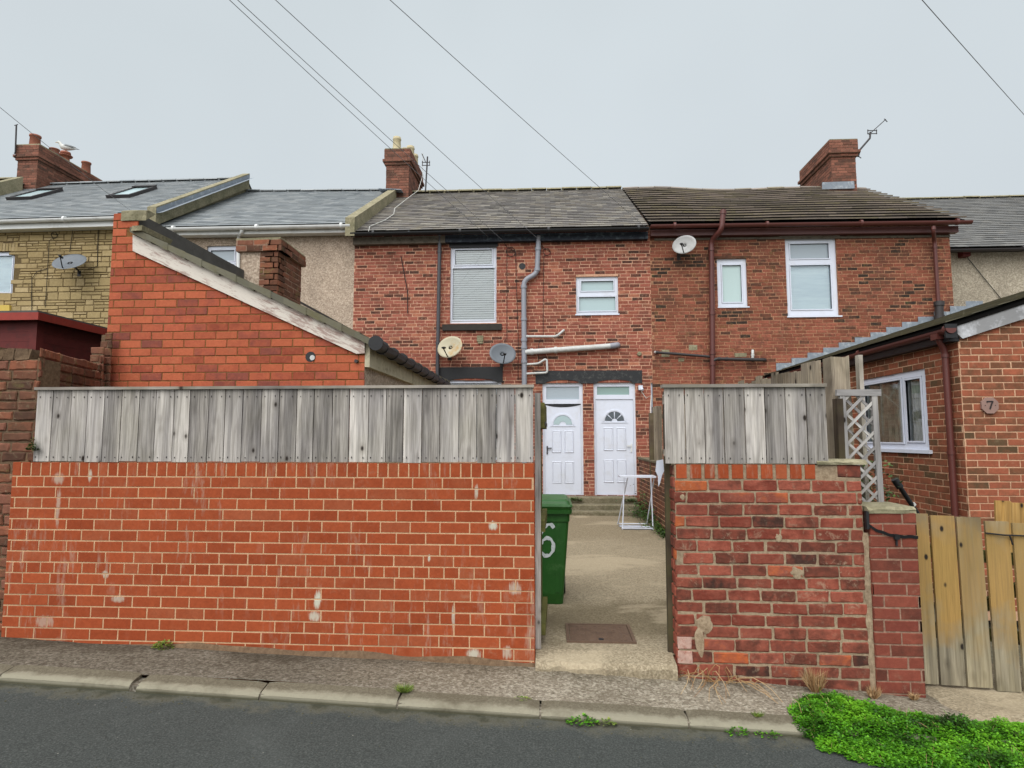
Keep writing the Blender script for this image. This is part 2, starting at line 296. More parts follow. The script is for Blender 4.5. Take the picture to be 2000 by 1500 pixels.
upvc = plain('white_upvc', (206, 209, 219), .35, .45, .04, 3, (170, 166, 156), .22)
wpaint = plain('white_gutter', (206, 208, 206), .4, .4, .1, 3, (150, 146, 138), .35)
black = plain('black_paint', (27, 28, 30), .5, .4, .3, 8, (120, 122, 118), .0)
blackf = plain('flaking_black_paint', (34, 36, 38), .6, .4, .3, 11, (120, 120, 114), .30)
fascia = plain('weathered_fascia', (112, 104, 92), .8, .2, .4, 10, (52, 48, 44), .9)
fasciab = plain('blue_black_fascia', (30, 38, 50), .6, .3, .3, 10, (96, 110, 116), .6)
greyp = plain('grey_soil_pipe', (146, 150, 162), .45, .4, .08, 3)
greyd = plain('dark_grey_pipe', (74, 74, 78), .5, .4, .2, 4)
brownp = plain('brown_pvc', (94, 50, 44), .4, .45, .15, 4)
whitep = plain('white_waste_pipe', (216, 212, 200), .45, .4, .2, 12, (170, 160, 140), .5)
woodg = wood_mat('weathered_board', (112, 108, 103), (174, 170, 164), (218, 214, 208), green=.12)
woodr = wood_mat('weathered_rail', (120, 112, 100), (168, 160, 148), (206, 198, 186), green=.25)
woodp = wood_mat('rotten_post', (92, 80, 66), (146, 134, 116), (186, 174, 154), green=.1, sc=.5)
woodk = wood_mat('brown_post', (70, 58, 46), (104, 90, 74), (132, 118, 98), green=.3)
woody = wood_mat('two_tone_paling', (118, 106, 82), (152, 142, 116), (178, 168, 142), yel=(178, 142, 82), green=.15)
woodgr = wood_mat('green_treated_wood', (92, 88, 50), (122, 118, 66), (146, 140, 84), green=.6)
woodt = wood_mat('trellis_wood', (160, 156, 150), (192, 188, 182), (214, 212, 206))
barge = plain('peeling_white_paint', (206, 198, 184), .75, .25, .15, 5, (150, 128, 118), .9)
def _b():
    t = NT('peeling_bargeboard'); L = t.attr('lp'); v = t.vmul(L, (30, 5, 20)); n = t.noise(1, 7, .8, vec=v, dist=.5); n2 = t.noise(2, 4, .6)
    c = t.mix(t.map(t.mt('ADD', n, t.map(n2, .3, .7, -.12, .12)), .5, .6), C(214, 206, 194), C(168, 146, 136)); c = t.mix(t.map(t.noise(1, 6, .8, vec=t.vmul(L, (60, 9, 20))), .62, .72, 0, .7), c, C(110, 92, 82))
    t.bump(n, .5, .004); return t.out(c, .8, .2)
barge = _b()
redw = plain('dark_red_timber', (104, 36, 32), .6, .3, .35, 9, (60, 28, 26), .5)
redf = plain('red_fascia', (150, 50, 36), .55, .35, .25, 7, (110, 46, 36), .6)
EV[0] = 1.45
def _conc(name='yard_concrete'):
    t = NT(name); f1 = t.noise(60, 5, .8); v = t.sep(t.vor(75, out=1))[0]
    c = t.ramp(t.mt('ADD', t.map(f1, .25, .75, 0, .6), t.mt('MULTIPLY', v, .4)), [(0, C(104, 92, 70)), (.5, C(154, 140, 112)), (1, C(196, 182, 152))])
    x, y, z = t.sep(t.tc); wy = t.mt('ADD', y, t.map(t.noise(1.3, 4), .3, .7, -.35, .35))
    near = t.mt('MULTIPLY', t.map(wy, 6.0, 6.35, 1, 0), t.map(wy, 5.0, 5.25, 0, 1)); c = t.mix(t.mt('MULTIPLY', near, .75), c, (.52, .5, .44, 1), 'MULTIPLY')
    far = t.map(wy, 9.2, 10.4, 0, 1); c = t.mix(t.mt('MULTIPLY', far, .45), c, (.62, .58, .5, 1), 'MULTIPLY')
    s = t.noise(1, 5, .6, vec=t.comb(t.mt('MULTIPLY', x, .6), t.mt('MULTIPLY', y, 1.0), 0.0), dist=.6)
    c = t.mix(t.map(s, .55, .60, 0, .5), c, C(188, 172, 140)); c = t.mix(t.map(s, .40, .32, 0, .35), c, C(120, 108, 84))
    sp = t.noise(1, 5, .7, vec=t.comb(t.mt('MULTIPLY', x, 3.5), t.mt('MULTIPLY', y, 9), 3.0)); c = t.mix(t.map(sp, .68, .71, 0, .8), c, C(206, 198, 178))
    t.bump(f1, .8, .008); return t.out(c, .92, .25)
conc = _conc()
stepm = ground_mat('step_concrete', (96, 90, 72), (146, 136, 112), (178, 168, 142), sc=40, big=4, stain=(92, 92, 62), bd=.01)
def _pav():
    t = NT('pavement_tarmac'); f1 = t.noise(38, 6, .9); v = t.sep(t.vor(60, out=1))[0]; x, y, z = t.sep(t.tc)
    c = t.ramp(t.mt('ADD', t.map(f1, .3, .7, 0, .65), t.mt('MULTIPLY', v, .35)), [(0, C(70, 62, 52)), (.45, C(128, 118, 104)), (.8, C(172, 164, 150)), (1, C(226, 218, 204))])
    big = t.noise(1.4, 5, .6, dist=.5); c = t.mix(t.map(big, .42, .62, 0, .55), c, (.56, .54, .5, 1), 'MULTIPLY')
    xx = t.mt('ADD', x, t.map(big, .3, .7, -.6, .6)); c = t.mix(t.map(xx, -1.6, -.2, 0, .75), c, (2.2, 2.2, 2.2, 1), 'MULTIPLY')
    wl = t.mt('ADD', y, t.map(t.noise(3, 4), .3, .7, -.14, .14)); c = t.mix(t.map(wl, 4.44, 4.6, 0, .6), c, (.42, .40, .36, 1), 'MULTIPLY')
    t.bump(f1, .9, .014); return t.out(c, .95, .15)
pavm = _pav()
def _kerb():
    t = NT('kerb_concrete'); f1 = t.noise(60, 5, .8); x, y, z = t.sep(t.tc)
    c = t.ramp(t.map(f1, .25, .75), [(0, C(112, 102, 86)), (.5, C(146, 137, 118)), (1, C(176, 168, 150))])
    e = t.mt('ADD', y, t.map(t.noise(9, 4, .7), .3, .7, -.02, .02)); c = t.mix(t.map(e, 4.02, 3.985, 0, .8), c, C(206, 200, 178))
    c = t.mix(t.map(t.noise(2.5, 5, .7), .5, .68, 0, .6), c, C(122, 112, 94)); hz = t.mt('ADD', z, t.mt('MULTIPLY', x, .037)); c = t.mix(t.map(hz, .092, .078, 0, .8), c, C(88, 88, 66))
    t.bump(f1, .8, .008); return t.out(c, .92, .2)
kerbm = _kerb()
def _road():
    t = NT('asphalt'); f1 = t.noise(90, 5, .8); x, y, z = t.sep(t.tc)
    c = t.ramp(t.map(f1, .25, .75), [(0, C(50, 54, 52)), (.5, C(88, 92, 90)), (1, C(140, 143, 139))])
    big = t.noise(1.1, 5, .65, dist=.8); c = t.mix(t.map(big, .52, .7, 0, .22), c, C(128, 132, 130)); c = t.mix(t.map(t.noise(30, 4, .8), .4, .7, 0, .35), c, (.72, .72, .72, 1), 'MULTIPLY')
    e = t.mt('ADD', y, t.map(t.noise(5, 5, .7), .25, .75, -.13, .13)); c = t.mix(t.map(e, 3.80, 3.93, 0, .6), c, C(138, 132, 112))
    e2 = t.map(e, 3.90, 3.97, 0, .8); c = t.mix(e2, c, C(74, 74, 58))
    q = t.vor(20, out=0); q2 = t.vor(20, out=1); s = t.sep(q2); c = t.mix(t.mt('MULTIPLY', t.map(q, .05, .08, 1, 0), t.map(s[1], .93, .94)), c, C(200, 198, 188))
    t.bump(f1, .8, .006); return t.out(c, .92, .25)
roadm = _road()
groundm = ground_mat('bare_ground', (80, 76, 60), (110, 104, 84), (130, 124, 104), sc=20)
iron = plain('rusty_iron', (122, 98, 80), .7, .3, .3, 14, (92, 70, 56), .7)
EV[0] = 1.1
binm = plain('green_plastic', (40, 84, 36), .42, .45, .2, 9, (86, 112, 76), .45)
bind = plain('dark_green_plastic', (28, 62, 30), .45, .4, .1, 5)
paintw = plain('white_brush_paint', (214, 222, 222), .6, .3, .12, 30, (60, 100, 70), .35)
limew = plain('flaking_limewash', (192, 160, 146), .9, .1, .3, 25, (150, 84, 66), .9)
clay = plain('terracotta', (176, 98, 78), .8, .2, .2, 12)
cream = plain('cream_clay', (196, 184, 150), .8, .2, .2, 10, (140, 130, 100), .5)
dishg = plain('grey_dish', (104, 110, 116), .5, .35, .1, 6)
dishl = plain('pale_dish', (170, 170, 168), .5, .35, .12, 8, (140, 134, 128), .4)
dishr = plain('rusty_cream_dish', (186, 178, 152), .55, .3, .1, 3, (178, 132, 60), .9)
metalk = plain('dark_metal', (52, 48, 48), .5, .4, .1, 5)
cable = plain('cable_black', (30, 30, 32), .6, .3, 0)
cableg = plain('cable_grey', (126, 130, 134), .6, .3, 0)
cablew = plain('cable_white', (205, 205, 198), .5, .3, 0)
net = None
def curtain(name, a, b, sc=12, hor=False, spec=.5):
    t = NT(name); x, y, z = t.sep(t.tc); v = t.comb(t.mt('MULTIPLY', t.mt('ADD', x, y), 1 if hor else 9), 0.0, t.mt('MULTIPLY', z, 9 if hor else 1.2))
    n = t.noise(sc/4, 5, .7, vec=v); c = t.mix(t.map(n, .3, .7), C(*a), C(*b)); return t.out(c, .8, .1)
netc = curtain('net_curtain', (96, 92, 76), (188, 184, 164), 9)
blindm = plain('white_blind', (228, 232, 234), .6, .3, .05)
netw = curtain('pale_net', (188, 204, 216), (222, 234, 240), 2, True)
room = plain('dim_room', (112, 122, 126), .8, .2, .2, 2)
def glassm(name='window_glass', f=.14):
    t = NT(name); g = t.n.new('ShaderNodeBsdfGlossy'); g.inputs['Roughness'].default_value = .03; tr = t.n.new('ShaderNodeBsdfTransparent'); tr.inputs[0].default_value = (.93, .97, .96, 1)
    mx = t.n.new('ShaderNodeMixShader'); fr = t.n.new('ShaderNodeFresnel'); fr.inputs[0].default_value = 1.5
    t.put(mx.inputs[0], t.mt('ADD', t.mt('MULTIPLY', fr.outputs[0], .8), f-.04)); t.l.new(tr.outputs[0], mx.inputs[1]); t.l.new(g.outputs[0], mx.inputs[2])
    t.l.new(mx.outputs[0], t.n['Material Output'].inputs[0]); return t.m
glass = glassm()
def frost(name, col):
    t = NT(name); c = t.mix(t.map(t.noise(60, 3), .4, .6, 0, .12), C(*col), (.7, .75, .75, 1), 'MULTIPLY'); return t.out(c, .25, .5)
frostb = frost('frosted_blue', (166, 178, 186)); frostg = frost('frosted_green', (138, 164, 158)); frostp = frost('frosted_pale', (186, 208, 206)); frostl = frost('frosted_light', (162, 182, 184)); darkgl = frost('dark_glass', (84, 92, 98))
def leaf_mat(name, cols):
    t = NT(name); c = t.ramp(t.r, [(i/(len(cols)-1), C(*q)) for i, q in enumerate(cols)]); t.b.inputs['Subsurface Weight'].default_value = 0
    return t.out(c, .55, .3)
leafm = leaf_mat('clover_leaf', [(34, 72, 20), (58, 120, 24), (84, 158, 34), (112, 184, 52)])
weedm = leaf_mat('weed_leaf', [(70, 92, 36), (104, 128, 48), (140, 150, 70)])
darkl = leaf_mat('ivy_leaf', [(36, 56, 24), (58, 86, 34), (80, 110, 44)])
strawm = leaf_mat('dry_grass', [(120, 86, 54), (166, 130, 88), (190, 164, 124)])
# ------------------------------------------------------------ brick builder
def cutiv(a, b, cuts):
    iv = [(a, b)]
    for c0, c1 in cuts:
        nv = []
        for p, q in iv:
            if c1 <= p or c0 >= q: nv.append((p, q)); continue
            if c0 > p: nv.append((p, c0))
            if c1 < q: nv.append((c1, q))
        iv = nv
    return iv
def bricks(m, u0, u1, z0, z1, L=.228, H=.0795, J=.011, p=.005, jit=0, ch=.003, holes=(), inside=None, headers=(), soldier=False, mi=0, ph=0, var=0, zoff=None, missing=0, tb=None, cj=None, rough=0):
    z = z1; k = 0
    if cj is None: cj = jit
    while z > z0+.01:
        H_ = H; L_ = L; off = ((k % 2)*.5+ph)*L
        if soldier and k == 0: H_ = .112+J*.2; L_ = .0795; off = 0
        elif k in headers: L_ = L/2; off = L/4
        u = u0-off+R.uniform(-var, var); zb = max(z-H_+J, z0)
        while u < u1:
            l = L_*(1+R.uniform(-var, var)*.8)
            a, b = max(u, u0), min(u+l-J, u1)
            zo = zoff((a+b)/2) if zoff else 0
            rz = R.uniform(-var, var)*.03
            hs = [(h[0], h[1]) for h in holes if h[2] < z+zo-.02 and h[3] > zb+zo+.02]
            for (c, d) in cutiv(a, b, hs):
                if d-c < .014 or R.random() < missing: continue
                if inside and not inside((c+d)/2, (z+zb)/2+zo): continue
                J4 = [(R.uniform(-cj, cj), R.uniform(-cj, cj)) for _ in range(4)]; pp = p+R.uniform(-jit, jit)*.8
                q = [(c, zb), (d, zb), (d, z), (c, z)]
                q = [(x_+j[0], y_+j[1]+zo+rz) for (x_, y_), j in zip(q, J4)]; cx = sum(x_ for x_, _ in q)/4; cz = sum(y_ for _, y_ in q)/4
                if rough:
                    nE = max(2, int((d-c)/.035)); pts_ = []; cr = min(.006, (d-c)*.2)
                    for e_, (P0, P1) in enumerate(zip(q, q[1:]+q[:1])):
                        ln = math.hypot(P1[0]-P0[0], P1[1]-P0[1]); kk_ = nE if e_ % 2 == 0 else 2
                        for s_ in range(kk_+1):
                            f_ = cr/ln+(1-2*cr/ln)*s_/kk_; j_ = R.uniform(-rough, rough*.6)
                            x_ = P0[0]+(P1[0]-P0[0])*f_; y_ = P0[1]+(P1[1]-P0[1])*f_
                            if e_ % 2 == 0: y_ += j_ if e_ == 2 else -j_
                            else: x_ += j_ if e_ == 1 else -j_
                            pts_.append((x_, y_))
                    n_ = len(pts_); sx_ = 1-ch*2.4/(d-c); sz_ = 1-ch*2.4/(z-zb)
                    V = [(x_, -.012, y_) for x_, y_ in pts_]+[(x_, pp-ch, y_) for x_, y_ in pts_]+[(cx+(x_-cx)*sx_, pp+R.uniform(-.0015, .0015), cz+(y_-cz)*sz_) for x_, y_ in pts_]
                    m.add(V, [(r_*n_+i_, r_*n_+(i_+1) % n_, (r_+1)*n_+(i_+1) % n_, (r_+1)*n_+i_) for r_ in (0, 1) for i_ in range(n_)]+[tuple(range(2*n_, 3*n_))], mi=mi, tint=tb((c+d)/2, (z+zb)/2+zo) if tb else None)
                    continue
                V = [(x_, -.012, y_) for x_, y_ in q]+[(x_, pp-ch, y_) for x_, y_ in q]
                V += [(x_-math.copysign(min(ch*1.3, (d-c)*.3), x_-cx), pp, y_-math.copysign(ch*1.1, y_-cz)) for x_, y_ in q]
                m.add(V, [(0, 1, 5, 4), (1, 2, 6, 5), (2, 3, 7, 6), (3, 0, 4, 7), (4, 5, 9, 8), (5, 6, 10, 9), (6, 7, 11, 10), (7, 4, 8, 11), (8, 9, 10, 11)], mi=mi, tint=tb((c+d)/2, (z+zb)/2+zo) if tb else None)
            u += l
        z -= H_; k += 1
# slate roof: bilinear surface between eave line and ridge line
def roof(m, e0, e1, r0, r1, rows, sw, th=.012, mi=0, sag=None, jit=.004, lip=.5):
    e0, e1, r0, r1 = map(Vector, (e0, e1, r0, r1))
    def Pt(u, v):
        p = (e0*(1-u)+e1*u)*(1-v)+(r0*(1-u)+r1*u)*v
        if sag: p = p+Vector((0, 0, sag(u, v)))
        return p
    nrm = (e1-e0).cross(r0-e0).normalized()
    if nrm.z < 0: nrm = -nrm
    W = (e1-e0).length; n = max(1, round(W/sw))
    for j in range(rows):
        v0 = j/rows; v1 = min(1, (j+1)/rows*1+.15/rows)
        k = -1 if j % 2 else 0
        while True:
            a = (k+(j % 2)*.5)/n; b = a+1/n*.985; k += 1
            if a >= 1: break
            a, b = max(a, 0), min(b, 1)
            if b-a < .1/n: continue
            q = R.uniform(-jit, jit); up_ = nrm*(th+R.uniform(0, jit)*.5)
            A, B, C_, D = Pt(a, v0), Pt(b, v0), Pt(b, v1), Pt(a, v1); dv = (D-A).normalized()*q
            lo = up_*(1-lip); m.add([A+dv+lo, B+dv+lo, B+up_+dv, A+up_+dv, C_+nrm*.002, D+nrm*.002], [(0, 1, 2, 3), (3, 2, 4, 5), (0, 3, 5), (1, 4, 2), (0, 1, 4, 5)], mi=mi, raw=True)
    # underlay
    N = 12; V = [Pt(i/N, j)-nrm*.01 for j in (0, 1) for i in range(N+1)]
    V = [Pt(i/N, j/6)-nrm*.012 for j in range(7) for i in range(N+1)]
    m.add(V, [(j*(N+1)+i, j*(N+1)+i+1, (j+1)*(N+1)+i+1, (j+1)*(N+1)+i) for j in range(6) for i in range(N)], mi=1, raw=True)
def ridge(m, a, b, r=.11, L=.45, mi=2, sag=None):
    a = Vector(a); b = Vector(b); n = round((b-a).length/L)
    for i in range(n):
        p = a.lerp(b, i/n); q = a.lerp(b, (i+.97)/n); j = R.uniform(-.008, .008)
        if sag: p.z += sag(i/n, 1); q.z += sag((i+1)/n, 1)
        V = []
        for c, rr in ((p, r), (q, r), ):
            for t in range(7):
                an = pi*t/6; V.append(c+Vector((0, cos(an)*rr*1.2, sin(an)*rr*.7+j)))
        m.add(V, [(t, t+1, 8+t, 7+t) for t in range(6)]+[tuple(range(7)), tuple(range(7, 14))], mi=mi, raw=True)
        m.tube([p+Vector((0, 0, j-.01)), p+Vector((.05, 0, j-.01))], r*.9, 10, mi=mi)
def gutter(parent, a, b, r, mat_, name='gutter', step=2.0):
    m = M(); a = Vector(a); b = Vector(b); d = (b-a).normalized(); sd_ = d.cross(Vector((0, 0, 1))).normalized()
    V = []; n = 8
    for c in (a, b):
        for rr in (r, r*.86):
            for t in range(n+1):
                an = pi+pi*t/n; V.append(c+sd_*(cos(an)*rr)+Vector((0, 0, sin(an)*rr)))
    k = n+1
    F = [(t, t+1, 2*k+t+1, 2*k+t) for t in range(n)]+[(k+t, k+t+1, 3*k+t+1, 3*k+t) for t in range(n)]+[(0, k, 3*k, 2*k), (n, k+n, 3*k+n, 2*k+n)]
    F += [tuple(range(n+1)), tuple(range(2*k, 2*k+n+1))]
    m.add(V, F, raw=True); L = (b-a).length
    i = min(.5, step/2)
    while i < L: m.tube([a+d*i+Vector((0, 0, -.012)), a+d*(i+.05)+Vector((0, 0, -.012))], r*1.02, 12, caps=True); i += step
    return m.build(name, mat_, parent)
def pipe(parent, name, pts, r, mat_, collars=(), n=12):
    m = M(); P = [Vector(p) for p in pts]; Q = [P[0]]
    for i in range(1, len(P)-1):      # round the bends
        a, b, c = P[i-1], P[i], P[i+1]; k = min(.45*(b-a).length, .45*(c-b).length, r*2.2)
        s1 = b+(a-b).normalized()*k; s2 = b+(c-b).normalized()*k
        for t in range(6): u = t/5; Q.append(s1*(1-u)**2+b*2*u*(1-u)+s2*u*u)
    Q.append(P[-1]); m.tube(Q, r, n)
    for (i, f) in collars:
        a, b = P[i], P[i+1]; c = a.lerp(b, f); d = (b-a).normalized()
        m.tube([c-d*r*.55, c+d*r*.55], r*1.22, n)
    return m.build(name, mat_, parent)
# window: outer rect, panes given as rects (same coordinates); T frame
def window(parent, T, o, panes, backs, d=-.05, th=.06, back=-.13, sill=None, mat_=None, name='window', gl=None, sash=True, label=None):
    m = M(T); m.slab(o[0], o[1], o[2], o[3], [p[:4] for p in panes], d, d-th)
    if sash:
        for p in panes:
            e = .022; q = (p[0]-e, p[1]+e, p[2]-e, p[3]+e)
            m.slab(q[0], q[1], q[2], q[3], [p[:4]], d+.014, d-.03)
            g = .006
            m.slab(q[0]-g, q[1]+g, q[2]-g, q[3]+g, [q], d+.002, d-.02, mi=1)
    w_ = m.build(name, [mat_ or upvc, greyp], parent, label)
    for p, bk in zip(panes, backs):
        m = M(T); dd = d-.032
        m.add([(p[0]-.004, dd, p[2]-.004), (p[1]+.004, dd, p[2]-.004), (p[1]+.004, dd, p[3]+.004), (p[0]-.004, dd, p[3]+.004)], [(0, 1, 2, 3)])
        if bk in (frostb, frostg, frostp, frostl, darkgl): m.build('pane', bk, w_); continue
        m.build('pane', glass, w_)
        m = M(T)
        if bk == blindm:
            z = p[2]
            while z < p[3]: m.box(p[0]-.01, p[1]+.01, dd-.03, dd-.016, z, min(z+.038, p[3]+.01)); z += .052
            m.box(p[0]-.02, p[1]+.02, dd-.05, dd-.045, p[2]-.02, p[3]+.02, mi=1); m.build('blind', [bk, greyp], w_)
        elif bk == netc:
            n = 60; V = []
            for i in range(n+1):
                uu = p[0]-.02+(p[1]-p[0]+.04)*i/n; q_ = dd-.05+.02*sin(i*1.3)+R.uniform(-.006, .006)
                V += [(uu, q_, p[2]-.03), (uu, q_, p[3]+.03)]
            m.add(V, [(2*i, 2*i+2, 2*i+3, 2*i+1) for i in range(n)], smooth=True); m.build('net_curtain', bk, w_)
        else:
            m.box(p[0]-.03, p[1]+.03, dd-.05, dd-.04, p[2]-.03, p[3]+.03); m.build('net_curtain' if bk == netw else 'interior', bk, w_)
    return w_
YF = 13.8
TF = FY(YF)
# ------------------------------------------------------------ structure: ground, road, pavement
def zr(x): return .07-.037*x
def sheet(name, xs, ys, zf, mat_, n=1, jit=0):
    m = M(); V = [(x, y, zf(x, y)) for y in ys for x in xs]; k = len(xs)
    m.add(V, [(j*k+i, j*k+i+1, (j+1)*k+i+1, (j+1)*k+i) for j in range(len(ys)-1) for i in range(k-1)], smooth=True)
    return struct(m.build(name, mat_))
def gz(x): return -.1-.037*max(-25, min(25, x))
sheet('ground', [-400, -25, 25, 400], [-400, 0, 40, 400], lambda x, y: gz(x)-.02, groundm)
sheet('road', [-25, 25], [-8, 3.955], lambda x, y: zr(x)-.003*(3.95-y), roadm)
def pvz(x, y): k = min(1, max(0, (y-4.09)/.56)); return (.128-.036*x)*(1-k)+(.14-(.055 if x > 0 else .027)*x)*k+(.05*mnoise.noise((x*.8, y*1.5, 0))+.015*mnoise.noise((x*4, y*4, 3)))*.4
m = M(); nx, ny = 260, 10
xs = [-13+26*i/nx for i in range(nx+1)]; ys = [4.09+.95*j/ny for j in range(ny+1)]
m.add([(x, y, pvz(x, y)) for y in ys for x in xs], [(j*(nx+1)+i, j*(nx+1)+i+1, (j+1)*(nx+1)+i+1, (j+1)*(nx+1)+i) for j in range(ny) for i in range(nx)], smooth=True)
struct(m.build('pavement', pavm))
m = M(); x = -13.2; kj = [at(q, 1370, 3.95)[0] for q in (250, 505, 775, 1055, 1345)]
kx = [kj[0]-.9*i for i in range(12, 0, -1)]+kj+[kj[-1]+.9*i for i in range(1, 10)]
for a, b in zip(kx[:-1], kx[1:]):
    za, zb = zr(a), zr(b); dy = R.uniform(-.006, .006); dz = R.uniform(-.004, .004); g = .006
    if abs(a-kj[0]) < .01: a += .04
    N = 14; V = []
    for i in range(N+1):
        t = i/N; xx = a+g+(b-a-2*g)*t; z = za+(zb-za)*t+.045+dz; c = .004*mnoise.noise((xx*9, 0, 1)); e = .008 if i in (0, N) else 0
        V += [(xx, 3.95+dy+c, z-.2), (xx, 3.95+dy+c+e, z-.014-e), (xx, 3.972+dy+c*2+e, z-e*.3), (xx, 4.085, z+.022-e), (xx, 4.1, z-.2)]
    m.add(V, [(5*i+j, 5*i+j+1, 5*i+j+6, 5*i+j+5) for i in range(N) for j in range(4)]+[(0, 1, 2, 3, 4), (5*N, 5*N+1, 5*N+2, 5*N+3, 5*N+4)], smooth=False)
    m.box(b-g, b+g+.05, 3.965, 4.09, zb-.2, zb+.034, mi=1)
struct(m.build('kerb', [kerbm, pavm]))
# dirt strip gathered along the kerb on the road
def zy(x, y): return .21+.006*mnoise.noise((x*2, y*2, 0))
m = M(); nx, ny = 60, 90; xs = [-.2+2.9*i/nx for i in range(nx+1)]; ys = [4.74+8.66*(j/ny) for j in range(ny+1)]
xs = [-1.75+3.9*i/nx for i in range(nx+1)]
V = [(x, y, zy(x, y)+(.012*mnoise.noise((x*5, 2, 0)) if y < 4.5 else 0)) for y in ys for x in xs]
m.add(V, [(j*(nx+1)+i, j*(nx+1)+i+1, (j+1)*(nx+1)+i+1, (j+1)*(nx+1)+i) for j in range(ny) for i in range(nx)], smooth=True)
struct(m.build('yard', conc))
# ragged concrete threshold at the gateway
m = M(); a0 = at(1045, 1300, 4.5)[0]; a1 = at(1328, 1320, 4.5)[0]; N = 40
V = []
for i in range(N+1):
    x = a0+(a1-a0)*i/N; y = 4.57+.02*mnoise.noise((x*7, 0, 0)); z = .186+.006*mnoise.noise((x*9, 3, 0))
    V += [(x, y+.02*mnoise.noise((x*20, 5, 0)), -.05), (x, y+.02*mnoise.noise((x*25, 9, 0)), z-.03+.02*mnoise.noise((x*13, 1, 4))), (x, y+.035+.02*mnoise.noise((x*11, 4, 4)), z), (x, 4.78, .216), (x, 4.84, .18)]
m.add(V, [(5*i+j, 5*i+j+1, 5*i+j+6, 5*i+j+5) for i in range(N) for j in range(4)]+[(0, 1, 2, 3, 4), (5*N, 5*N+1, 5*N+2, 5*N+3, 5*N+4)])
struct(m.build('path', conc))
m = M(); V = []; N = 20      # apron in front of the paling gate
for j in range(N+1):
    for i in range(N+1):
        x = 2.45+2.2*i/N; y = 4.12+1.3*j/N; e_ = min(i, j, 3)/3; V.append((x+.05*mnoise.noise((y*5, 1, 1))*(i == 0), y, pvz(x, y)-.03+.05*e_+.008*mnoise.noise((x*5, y*5, 8))))
m.add(V, [(j*(N+1)+i, j*(N+1)+i+1, (j+1)*(N+1)+i+1, (j+1)*(N+1)+i) for j in range(N) for i in range(N)], smooth=True)
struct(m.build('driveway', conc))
# ============================================================ HOUSES
BK = .12
def body(m, o0, o1, z1, mi, holes, back=21.8, yf=YF):      # mortar-coloured body of a house with openings in the front
    T0 = m.T; m.T = FY(yf); m.slab(o0, o1, -.6, z1, holes, 0, -.16, sides=False, mi=mi); m.T = T0
    m.add([(o0, yf, -.6), (o0, back, -.6), (o0, back, z1), (o0, yf, z1)], [(0, 1, 2, 3)], mi=mi, raw=True)
    m.add([(o1, yf, -.6), (o1, back, -.6), (o1, back, z1), (o1, yf, z1)], [(0, 1, 2, 3)], mi=mi, raw=True)
    m.add([(o0, back, -.6), (o1, back, -.6), (o1, back, z1), (o0, back, z1)], [(0, 1, 2, 3)], mi=mi, raw=True)
def gable_ends(m, o0, o1, z1, zr_, yf, yr, back, mi):
    for o in (o0, o1): m.add([(o, yf, z1-.01), (o, back, z1-.01), (o, yr, zr_-.08)], [(0, 1, 2)], mi=mi, raw=True)
def backslope(m, r0, r1, zb, yb=22.0):
    m.add([r0, r1, (r1[0], yb, zb), (r0[0], yb, zb)], [(0, 1, 2, 3)], mi=0, raw=True)
def chimney(parent, x0, x1, y0, y1, z0, z1, pots, potm, label=None, corb=.09, capz=None):
    m = M(); zc = z1-.47
    for (a, b, o) in ((z0, zc, 0), (zc, zc+.08, corb*.5), (zc+.08, zc+.16, corb), (zc+.16, z1, corb*.55)):
        m.T = lambda u, d, z: (u, d, z); m.box(x0-o, x1+o, y0-o, y1+o, a, b, mi=1)
        for (T, u0, u1) in ((FY(y0-o), x0, x1), (FX(x0-o), y0, y1), (FX(x1+o, -1), y0, y1), (FY(y1+o, -1), x0, x1)):
            m.T = T; bricks(m, u0-o, u1+o, a+.002, b, H=.079, mi=0, jit=.004, var=.06, ph=R.random())
    m.T = lambda u, d, z: (u, d, z); m.box(x0-corb*.5, x1+corb*.5, y0-corb*.5, y1+corb*.5, z1-.02, z1+.03, jit=.01, mi=2)
    c = m.build('chimney', [chb, chm, cem], parent, label)
    for (px_, py_, h, r, st) in pots:
        m = M(); b = (px_, py_, z1)
        if st == 'roll': rs = [(0, r*1.1), (.02, r*1.1), (.03, r), (h*.8, r*.86), (h*.84, r*.98), (h*.9, r*.98), (h*.92, r*.9), (h, r*.9), (h, r*.7), (h*.7, r*.68)]
        elif st == 'cowl': rs = [(0, r*1.1), (.03, r), (h*.55, r*.9), (h*.56, r*1.5), (h*.63, r*1.6), (h*.66, r*.9), (h*.74, r*.9), (h*.76, r*1.2), (h*.95, r*1.1), (h, r*.4), (h, .01)]
        else: rs = [(0, r*1.02), (h*.86, r*.9), (h*.88, r*1.05), (h, r*1.05), (h, r*.8), (h*.6, r*.78)]
        m.tube([(b[0], b[1], b[2]+q) for q, _ in rs], [q for _, q in rs], 18, caps=False); m.build('chimney_pot', potm, c)
    return c
